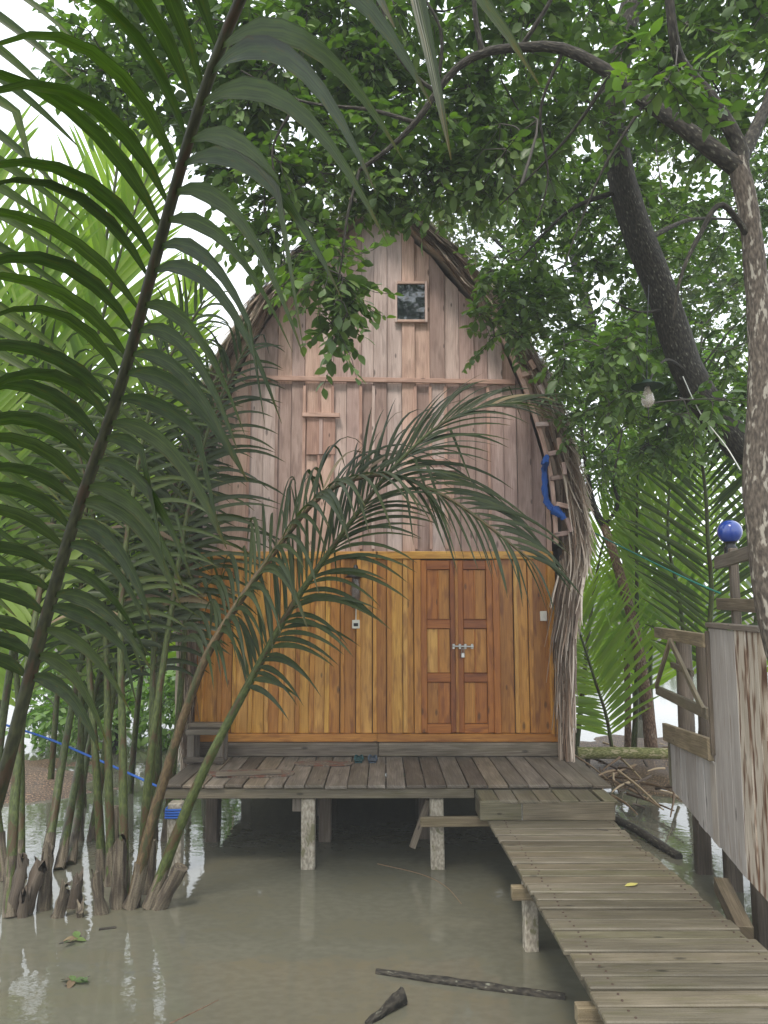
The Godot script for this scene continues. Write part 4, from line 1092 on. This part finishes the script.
	var B := {sheath = true, r0 = 0.044, r1 = 0.01, n = 46, from = 0.3, len = 1.5, w = 0.1, up = Vector3(0.1, 0.1, 1), a0 = 45.0, a1 = 72.0, lift = 0.08, droop = 0.3, mats = M.frond_light, old = 0.0, broken = 0.02}
	frond(p, [Vector3(-2.87, 0, -6.24), Vector3(-3, 0.96, -6.5), Vector3(-3.07, 2.07, -6.8), Vector3(-3.08, 3.36, -7.2), Vector3(-2.88, 4.66, -7.3), Vector3(-2.61, 5.74, -7.2), Vector3(-2.3, 6.62, -7.1)], B)
	frond(p, [Vector3(-3.3, 0, -7.05), Vector3(-3.58, 1.16, -7.2), Vector3(-3.61, 2.42, -7.2), Vector3(-3.54, 3.75, -7.2), Vector3(-3.39, 4.99, -7.1), Vector3(-3.13, 6.25, -7)], B)
	frond(p, [Vector3(-3.52, 0, -7.05), Vector3(-3.8, 1.55, -6.9), Vector3(-3.92, 2.77, -6.8), Vector3(-3.86, 4.01, -6.7), Vector3(-3.71, 5.27, -6.6), Vector3(-3.47, 6.46, -6.5)], B)
	frond(p, [Vector3(-3.01, 0, -7.17), Vector3(-3.13, 1.06, -7.8), Vector3(-3.06, 2.02, -8), Vector3(-2.87, 3.06, -8.1), Vector3(-2.54, 4.27, -8.2), Vector3(-2.09, 5.4, -8.2)], B.merged({len = 1.2, w = 0.08}, true))
	frond(p, [Vector3(-2.93, 0, -7.3), Vector3(-3.18, 0.96, -8.4), Vector3(-3.02, 2, -8.6), Vector3(-2.7, 2.89, -8.7), Vector3(-2.24, 3.7, -8.8), Vector3(-1.68, 4.29, -8.8)], B.merged({len = 1.0, w = 0.07, mats = M.frond_mid}, true))
	frond(p, [Vector3(-3.17, 0, -7.05), Vector3(-3.67, 1.03, -8), Vector3(-3.88, 2.02, -8.2), Vector3(-3.92, 2.86, -8.3), Vector3(-3.77, 4.07, -8.3), Vector3(-3.69, 5.4, -8.2)], B)
	frond(p, [Vector3(-3.39, 0, -7.05), Vector3(-3.68, 1.09, -7.6), Vector3(-3.54, 2.83, -7.7), Vector3(-3.14, 4.65, -7.6), Vector3(-2.79, 6.26, -7.4), Vector3(-2.58, 7.88, -7.2)], B)
	frond(p, [Vector3(-2.89, 0, -7.44), Vector3(-3.34, 0.86, -9), Vector3(-3.09, 2.92, -9.2), Vector3(-2.69, 4.88, -9.2), Vector3(-2.32, 6.46, -9)], B.merged({len = 1.3}, true))
	# stems standing in the water further back on that side
	p = thing("background_palm", Vector3(-4.2, 0, -10.4), "dense palm stems on the mud behind the blue rope", "palm")
	for k in 13:
		var bx := -6.0 + k * 0.3 + rnd(-0.1, 0.1)
		var bz := -10.3 + rnd(-0.8, 0.8)
		var tx := rnd(-0.9, 0.9)
		var hgt := rnd(3.2, 4.6)
		frond(p, [Vector3(bx, -0.1, bz), Vector3(bx + tx * 0.15, hgt * 0.35, bz), Vector3(bx + tx * 0.45, hgt * 0.7, bz), Vector3(bx + tx, hgt, bz + 0.3), Vector3(bx + tx * 1.8, hgt * 1.08, bz + 0.5)], {r0 = 0.045, r1 = 0.012, n = 14, from = 0.42, len = 1.2, w = 0.08, up = Vector3(-tx, 1, 0.8), a0 = 25.0, a1 = 60.0, lift = 0.25, droop = 0.8, mats = M.frond_light if k % 2 == 0 else M.frond_mid, old = 0.03})
	# palms between the hut and the porch
	p = thing("shore_palm", Vector3(3.2, 0, -12.0), "fresh green palm clump with upright fronds behind the mossy pole", "palm")
	var R := {r0 = 0.05, r1 = 0.01, n = 50, from = 0.2, len = 1.7, w = 0.085, up = Vector3(0, 0.1, 1), a0 = 32.0, a1 = 62.0, lift = 0.1, droop = 0.25, mats = M.frond_light, old = 0.0, broken = 0.02}
	frond(p, [Vector3(3.39, 0.28, -11.8), Vector3(3.29, 0.78, -11.7), Vector3(3.09, 1.3, -11.5), Vector3(2.87, 1.89, -11.3), Vector3(2.63, 2.46, -11.1), Vector3(2.4, 3.03, -11)], R.merged({from = 0.06, r0 = 0.03, len = 1.5}, true))
	frond(p, [Vector3(3.84, 0.15, -12.2), Vector3(3.93, 1.24, -12.2), Vector3(3.98, 2.47, -12.2), Vector3(4, 3.73, -12.1), Vector3(4.07, 5.16, -12), Vector3(4.21, 6.11, -11.9)], R.merged({len = 1.3, a0 = 55.0, a1 = 75.0}, true))
	frond(p, [Vector3(2.98, -0.01, -12.4), Vector3(3.16, 1.05, -12.5), Vector3(3.34, 2.16, -12.6), Vector3(3.61, 3.46, -12.6), Vector3(4.08, 4.62, -12.6)], R.merged({len = 1.3}, true))
	p = thing("tall_palm", Vector3(5.0, 0, -12.2), "tall palm clump with broad feathered fronds behind the porch railing", "palm")
	frond(p, [Vector3(4.53, 0.14, -12), Vector3(4.62, 1.26, -12), Vector3(4.54, 2.47, -11.9), Vector3(4.37, 3.39, -11.8), Vector3(4.44, 4.46, -11.7), Vector3(4.73, 5.54, -11.6)], R.merged({a0 = 48.0, a1 = 74.0}, true))
	frond(p, [Vector3(4.18, 0.42, -10.5), Vector3(4.25, 1.4, -10.4), Vector3(4.31, 2.49, -10.2), Vector3(4.22, 3.23, -10), Vector3(4.17, 4, -9.9), Vector3(4, 5.04, -9.8), Vector3(3.61, 5.96, -9.7)], R.merged({len = 1.6, mats = M.frond_mid, w = 0.075}, true))
	frond(p, [Vector3(4.93, 0.33, -11), Vector3(5.17, 1.62, -11), Vector3(5.35, 3.02, -10.9), Vector3(5.46, 4.3, -10.8), Vector3(5.5, 5.59, -10.7)], R.merged({len = 1.6}, true))
	frond(p, [Vector3(4.44, -0.04, -13), Vector3(4.41, 1.17, -13), Vector3(4.55, 2.48, -13), Vector3(4.82, 3.66, -13), Vector3(5.41, 4.69, -13)], R)
	# trees
	tree("lichened_tree", "grey lichen-spotted tree leaning over the porch, its long limb reaching across the gable", [Vector3(2.5, -0.1, -4.1), Vector3(2.42, 1.2, -4.15), Vector3(2.15, 2.07, -4.2), Vector3(2.1, 2.61, -4.25), Vector3(2.11, 3.07, -4.3), Vector3(2.19, 3.67, -4.35), Vector3(2.23, 4.23, -4.4), Vector3(2.2, 4.8, -4.4), Vector3(2.15, 5.06, -4.4)], 0.1, 0.058, M.bark,
		[[[Vector3(2.16, 5.01, -4.4), Vector3(2.01, 5.13, -4.4), Vector3(1.84, 5.33, -4.45), Vector3(1.65, 5.52, -4.5), Vector3(1.44, 5.71, -4.5), Vector3(1.16, 5.92, -4.55), Vector3(0.89, 5.97, -4.6), Vector3(0.65, 5.97, -4.65), Vector3(0.47, 5.89, -4.7), Vector3(0.35, 5.76, -4.75), Vector3(0.21, 5.58, -4.8), Vector3(0.04, 5.46, -4.9), Vector3(-0.17, 5.36, -5)], 0.06, 0.014],
		[[Vector3(2.17, 5, -4.4), Vector3(2.17, 5.16, -4.4), Vector3(2.01, 5.41, -4.35), Vector3(1.81, 5.62, -4.3), Vector3(1.72, 5.77, -4.2), Vector3(1.66, 6.27, -4.1)], 0.055, 0.02],
		[[Vector3(2.16, 5.03, -4.4), Vector3(2.33, 5.33, -4.5), Vector3(2.53, 5.74, -4.6), Vector3(2.73, 6.54, -4.7)], 0.05, 0.02],
		[[Vector3(0.65, 5.97, -4.65), Vector3(0.6, 6.17, -4.6), Vector3(0.56, 6.58, -4.5)], 0.022, 0.01],
		[[Vector3(2.21, 4.55, -4.4), Vector3(2, 4.72, -4.3), Vector3(1.86, 4.53, -4.3), Vector3(1.74, 4.28, -4.3), Vector3(1.7, 4.03, -4.35)], 0.022, 0.008],
		[[Vector3(0.35, 5.76, -4.75), Vector3(0.11, 5.96, -4.7), Vector3(-0.03, 6.31, -4.6)], 0.016, 0.007],
		[[Vector3(0.21, 5.58, -4.8), Vector3(-0.1, 5.74, -4.9), Vector3(-0.59, 5.88, -5), Vector3(-1.01, 6.11, -5)], 0.016, 0.006],
		[[Vector3(1.44, 5.71, -4.5), Vector3(1.21, 5.45, -4.8), Vector3(0.83, 5.21, -5.2)], 0.014, 0.005],
		[[Vector3(1.16, 5.92, -4.55), Vector3(1.03, 5.6, -4.7), Vector3(1.11, 5.23, -4.9), Vector3(1, 4.85, -5)], 0.013, 0.004],
		[[Vector3(1.65, 5.52, -4.5), Vector3(1.41, 5.15, -4.6), Vector3(1.26, 4.8, -4.7), Vector3(1.13, 4.46, -4.7)], 0.012, 0.004],
		[[Vector3(0.35, 5.76, -4.75), Vector3(0.37, 6.09, -4.6), Vector3(0.17, 6.37, -4.5)], 0.016, 0.007],
		[[Vector3(-0.59, 5.88, -5), Vector3(-0.79, 5.57, -5.1), Vector3(-0.71, 5.14, -5.2)], 0.012, 0.005],
		[[Vector3(0.89, 5.97, -4.6), Vector3(1.03, 6.15, -4.5), Vector3(1.24, 6.49, -4.4)], 0.018, 0.008],
		[[Vector3(-0.17, 5.36, -5), Vector3(-0.25, 5.03, -5), Vector3(-0.29, 4.73, -5.05), Vector3(-0.34, 4.46, -5.1)], 0.012, 0.005]],
		[[Vector3(1.77, 6.98, -5.8), Vector3(1.5, 0.85, 0.8), 80], [Vector3(0.38, 6.98, -5.8), Vector3(1.2, 0.75, 0.7), 76], [Vector3(-0.68, 6.45, -5.8), Vector3(0.9, 0.85, 0.5), 84], [Vector3(-0.37, 4.64, -5.2), Vector3(0.2, 0.34, 0.2), 14], [Vector3(2.77, 6.74, -5.5), Vector3(0.6, 0.8, 0.6), 46], [Vector3(-1.7, 6.74, -5.6), Vector3(0.8, 0.6, 0.5), 60], [Vector3(-0.75, 5.38, -5.5), Vector3(0.35, 0.42, 0.3), 22], [Vector3(0.09, 5.76, -5.6), Vector3(0.4, 0.3, 0.3), 16], [Vector3(0.85, 6.01, -5.8), Vector3(0.6, 0.5, 0.4), 30], [Vector3(1.56, 5.34, -4.1), Vector3(0.15, 0.15, 0.15), 3]], M.leaf, 0.1)
	tree("mossy_tree", "dark mossy tree trunk slanting up behind the lichened tree", [Vector3(4.6, -0.1, -7.6), Vector3(4.3, 2.0, -7.6), Vector3(3.86, 3.62, -7.5), Vector3(3.46, 3.96, -7.4), Vector3(2.99, 4.59, -7.3), Vector3(2.75, 5.3, -7.2), Vector3(2.5, 5.87, -7.1), Vector3(2.32, 6.36, -7), Vector3(2.2, 7.12, -6.9), Vector3(2.31, 7.78, -6.8), Vector3(2.51, 8.54, -6.7)], 0.2, 0.11, M.bark_dark,
		[[[Vector3(2.77, 5.25, -7.2), Vector3(2.42, 5.13, -7), Vector3(2.08, 5.17, -6.8)], 0.02, 0.007],
		[[Vector3(2.99, 4.59, -7.3), Vector3(2.63, 4.63, -6.9), Vector3(2.35, 4.35, -6.6), Vector3(2.25, 3.94, -6.4)], 0.02, 0.006],
		[[Vector3(2.32, 6.36, -7), Vector3(1.79, 6.15, -7), Vector3(1.3, 5.65, -7)], 0.03, 0.008],
		[[Vector3(2.2, 7.12, -6.9), Vector3(1.72, 7.09, -7), Vector3(1.16, 6.9, -7.2)], 0.035, 0.01],
		[[Vector3(2.5, 5.87, -7.1), Vector3(3.19, 6.37, -7.6), Vector3(3.91, 6.58, -8)], 0.035, 0.01]],
		[[Vector3(2.25, 6.23, -8), Vector3(1.1, 1.2, 0.5), 70], [Vector3(1.27, 5.52, -7.4), Vector3(0.4, 0.55, 0.4), 22], [Vector3(2.68, 4.66, -8), Vector3(0.75, 0.85, 0.4), 50], [Vector3(1.83, 4.43, -6.3), Vector3(0.35, 0.4, 0.3), 12], [Vector3(4.38, 6.16, -9.2), Vector3(1.0, 2.0, 0.8), 90], [Vector3(2.01, 7.78, -8.2), Vector3(1.4, 1.2, 0.6), 75], [Vector3(3.66, 7.78, -8.6), Vector3(1.2, 1.4, 0.6), 60], [Vector3(2.74, 4.14, -6.5), Vector3(0.3, 0.3, 0.3), 6]], M.leaf, 0.1)
	tree("young_shore_tree", "slim pale brown tree with bright leaves on the shore behind the hut", [Vector3(4.05, 0.19, -12), Vector3(3.95, 1.12, -11.9), Vector3(3.8, 2.17, -11.9), Vector3(3.58, 3.08, -11.9), Vector3(3.45, 3.64, -12)], 0.1, 0.065, M.bark_brown,
		[[[Vector3(3.48, 3.59, -12), Vector3(3.33, 3.85, -12), Vector3(3.25, 4.37, -12.1), Vector3(3.18, 5.37, -12.2)], 0.06, 0.02],
		[[Vector3(3.45, 3.64, -12), Vector3(3.65, 3.94, -11.9), Vector3(3.6, 4.34, -11.9), Vector3(3.73, 5.11, -11.8)], 0.035, 0.012]],
		[[Vector3(3.52, 5.23, -12.3), Vector3(1.0, 1.0, 0.8), 70], [Vector3(4.33, 6.51, -12.6), Vector3(1.2, 0.8, 0.8), 50]], M.leaf_bright, 0.12, 300, 7)
	tree("far_canopy_tree", "tall far tree with fine yellowish foliage rising behind the hut roof", [Vector3(5.6, 0, -17), Vector3(5.4, 4, -17), Vector3(4.9, 8, -17), Vector3(4.2, 11, -16.8)], 0.22, 0.1, M.bark_dark,
		[[[Vector3(4.9, 8, -17), Vector3(3.5, 9.6, -16.6), Vector3(1.8, 11, -16)], 0.1, 0.03], [[Vector3(5.2, 6.5, -17), Vector3(6.8, 8.4, -16.6), Vector3(8.2, 9.6, -16)], 0.1, 0.03]],
		[[Vector3(4.4, 10.2, -16.5), Vector3(3.8, 3.2, 1.4), 260], [Vector3(7.0, 7.4, -16.8), Vector3(2.2, 3.4, 1.2), 160], [Vector3(1.0, 12, -16), Vector3(2.6, 2.0, 1.2), 90]], M.leaf_far, 0.14, 300, 8)
	tree("thin_shore_tree", "thin straight reddish trunk beside the slim pale brown tree", [Vector3(3.81, 0.12, -12.4), Vector3(3.84, 0.91, -12.4), Vector3(3.86, 1.84, -12.4), Vector3(3.99, 3.12, -12.5), Vector3(4.18, 4.45, -12.6)], 0.055, 0.03, M.bark_brown, [], [[Vector3(4.3, 4.98, -12.7), Vector3(0.5, 0.5, 0.4), 10]], M.leaf_bright, 0.1, 60, 6)
	# leafy bushes along the shore; last three added to darken the water under the deck
	var bushes := [[Vector3(-8.6, 0, -15), 1.9, "broad bright bush on the shore, past the dense palm stems"], [Vector3(-5.6, 0, -16.5), 1.5, "low round bush on the shore seen between the palm stems"], [Vector3(-3.0, 0, -16.0), 1.7, "bushy thicket on the shore close to the hut's thatched side"], [Vector3(-0.4, 0, -16.2), 1.3, "low thicket on the shore seen under the hut's floor"], [Vector3(1.9, 0, -15.8), 1.2, "low thicket on the shore by the hut's far stilts"], [Vector3(-2.4, 0, -14.6), 1.3, "added shading thicket just behind the hut's stilts on the palm side"], [Vector3(0.6, 0, -14.6), 1.2, "added shading thicket just behind the middle of the hut's stilts"], [Vector3(-4.6, 0, -13.4), 1.4, "added shading thicket between the hut and the dense palm stems"]]
	for q in bushes:
		var c: Vector3 = q[0]
		tree("shore_bush", q[2], [c + Vector3(0, -0.1, 0), c + Vector3(0.1, 0.4, 0), c + Vector3(0.0, q[1] * 0.8, 0)], 0.06, 0.03, M.bark_dark, [], [[c + Vector3(0, q[1] * 0.62, 0), Vector3(1.6, q[1] * 0.66, 0.9), 60]], M.leaf_bright, 0.16, 120, 7)
	far_bank()

# the far side of the river: a low wooded shore
func far_bank() -> void:
	var st := MB.new()
	for k in 60:
		var x := -75.0 + k * 2.5
		add_tube(st, PackedVector3Array([Vector3(x - 1.4, 0.0, -72.0), Vector3(x, 0.5 + rnd(0, 0.3), -72.5), Vector3(x + 1.4, 0.0, -72.0)]), 1.2, 1.0, 6, 0.2)
	tag(put("far_shore", st.mesh(), plain(c8(86, 80, 60), 0.9), self), "low muddy shore on the far side of the river", "shore", "", "structure")
	var mm := MultiMesh.new()
	mm.transform_format = MultiMesh.TRANSFORM_3D
	mm.mesh = leaf_mesh(0.9, 0.55, 0.3, 0.2)
	var list := []
	for k in 120:
		var c := Vector3(rnd(-72, 72), 0, rnd(-79, -73))
		var hgt := rnd(3.0, 7.5); var wd := rnd(1.5, 3.0)
		for j in 150:
			var q := rvec().normalized()
			list.append(Transform3D(Basis.from_euler(rvec() * 3.0), c + Vector3(q.x * wd, hgt * 0.55 + q.y * hgt * 0.5, q.z * wd)))
	mm.instance_count = list.size()
	for i in list.size(): mm.set_instance_transform(i, list[i])
	var o := MultiMeshInstance3D.new()
	o.name = "far_treeline"
	o.multimesh = mm
	o.material_override = M.leaf_far[1]
	add_child(o, true)
	tag(o, "hazy green wood along the far bank of the river", "treeline", "", "stuff")

func _ready() -> void:
	rng.seed = 20240
	# camera
	var cam := Camera3D.new()
	cam.name = "camera"
	cam.fov = 67.24; cam.near = 0.05; cam.far = 400.0
	cam.position = EYE
	cam.rotation = Vector3(deg_to_rad(7.1), 0, 0)
	add_child(cam)
	cam.current = true
	# overcast sky
	var sm := ProceduralSkyMaterial.new()
	sm.sky_top_color = Color(0.86, 0.89, 0.92); sm.sky_horizon_color = Color(0.93, 0.94, 0.95); sm.sky_curve = 0.2
	sm.ground_bottom_color = Color(0.3, 0.29, 0.26); sm.ground_horizon_color = Color(0.7, 0.7, 0.68)
	var sky := Sky.new(); sky.sky_material = sm
	var env := Environment.new()
	env.background_mode = Environment.BG_SKY; env.sky = sky
	env.tonemap_mode = Environment.TONE_MAPPER_LINEAR
	env.tonemap_exposure = 2.7
	env.sdfgi_enabled = true; env.ssao_enabled = true; env.ssil_enabled = true
	env.fog_enabled = true; env.fog_density = 0.003; env.fog_light_color = Color(0.93, 0.95, 0.97)
	var we := WorldEnvironment.new(); we.name = "world_environment"; we.environment = env
	add_child(we)
	var sun := DirectionalLight3D.new()
	sun.name = "sun"
	sun.light_energy = 0.35; sun.light_angular_distance = 14.0; sun.light_color = Color(1.0, 0.97, 0.93)
	sun.rotation = Vector3(deg_to_rad(-58), deg_to_rad(-20), 0)
	sun.shadow_enabled = true
	add_child(sun)
	make_materials()
	print("materials ", Time.get_ticks_msec())
	make_water()
	hut()
	deck()
	landing()
	print("built ", Time.get_ticks_msec())
	vegetation()
	print("plants ", Time.get_ticks_msec())
	small_things()
	debris()
	print("done ", Time.get_ticks_msec())
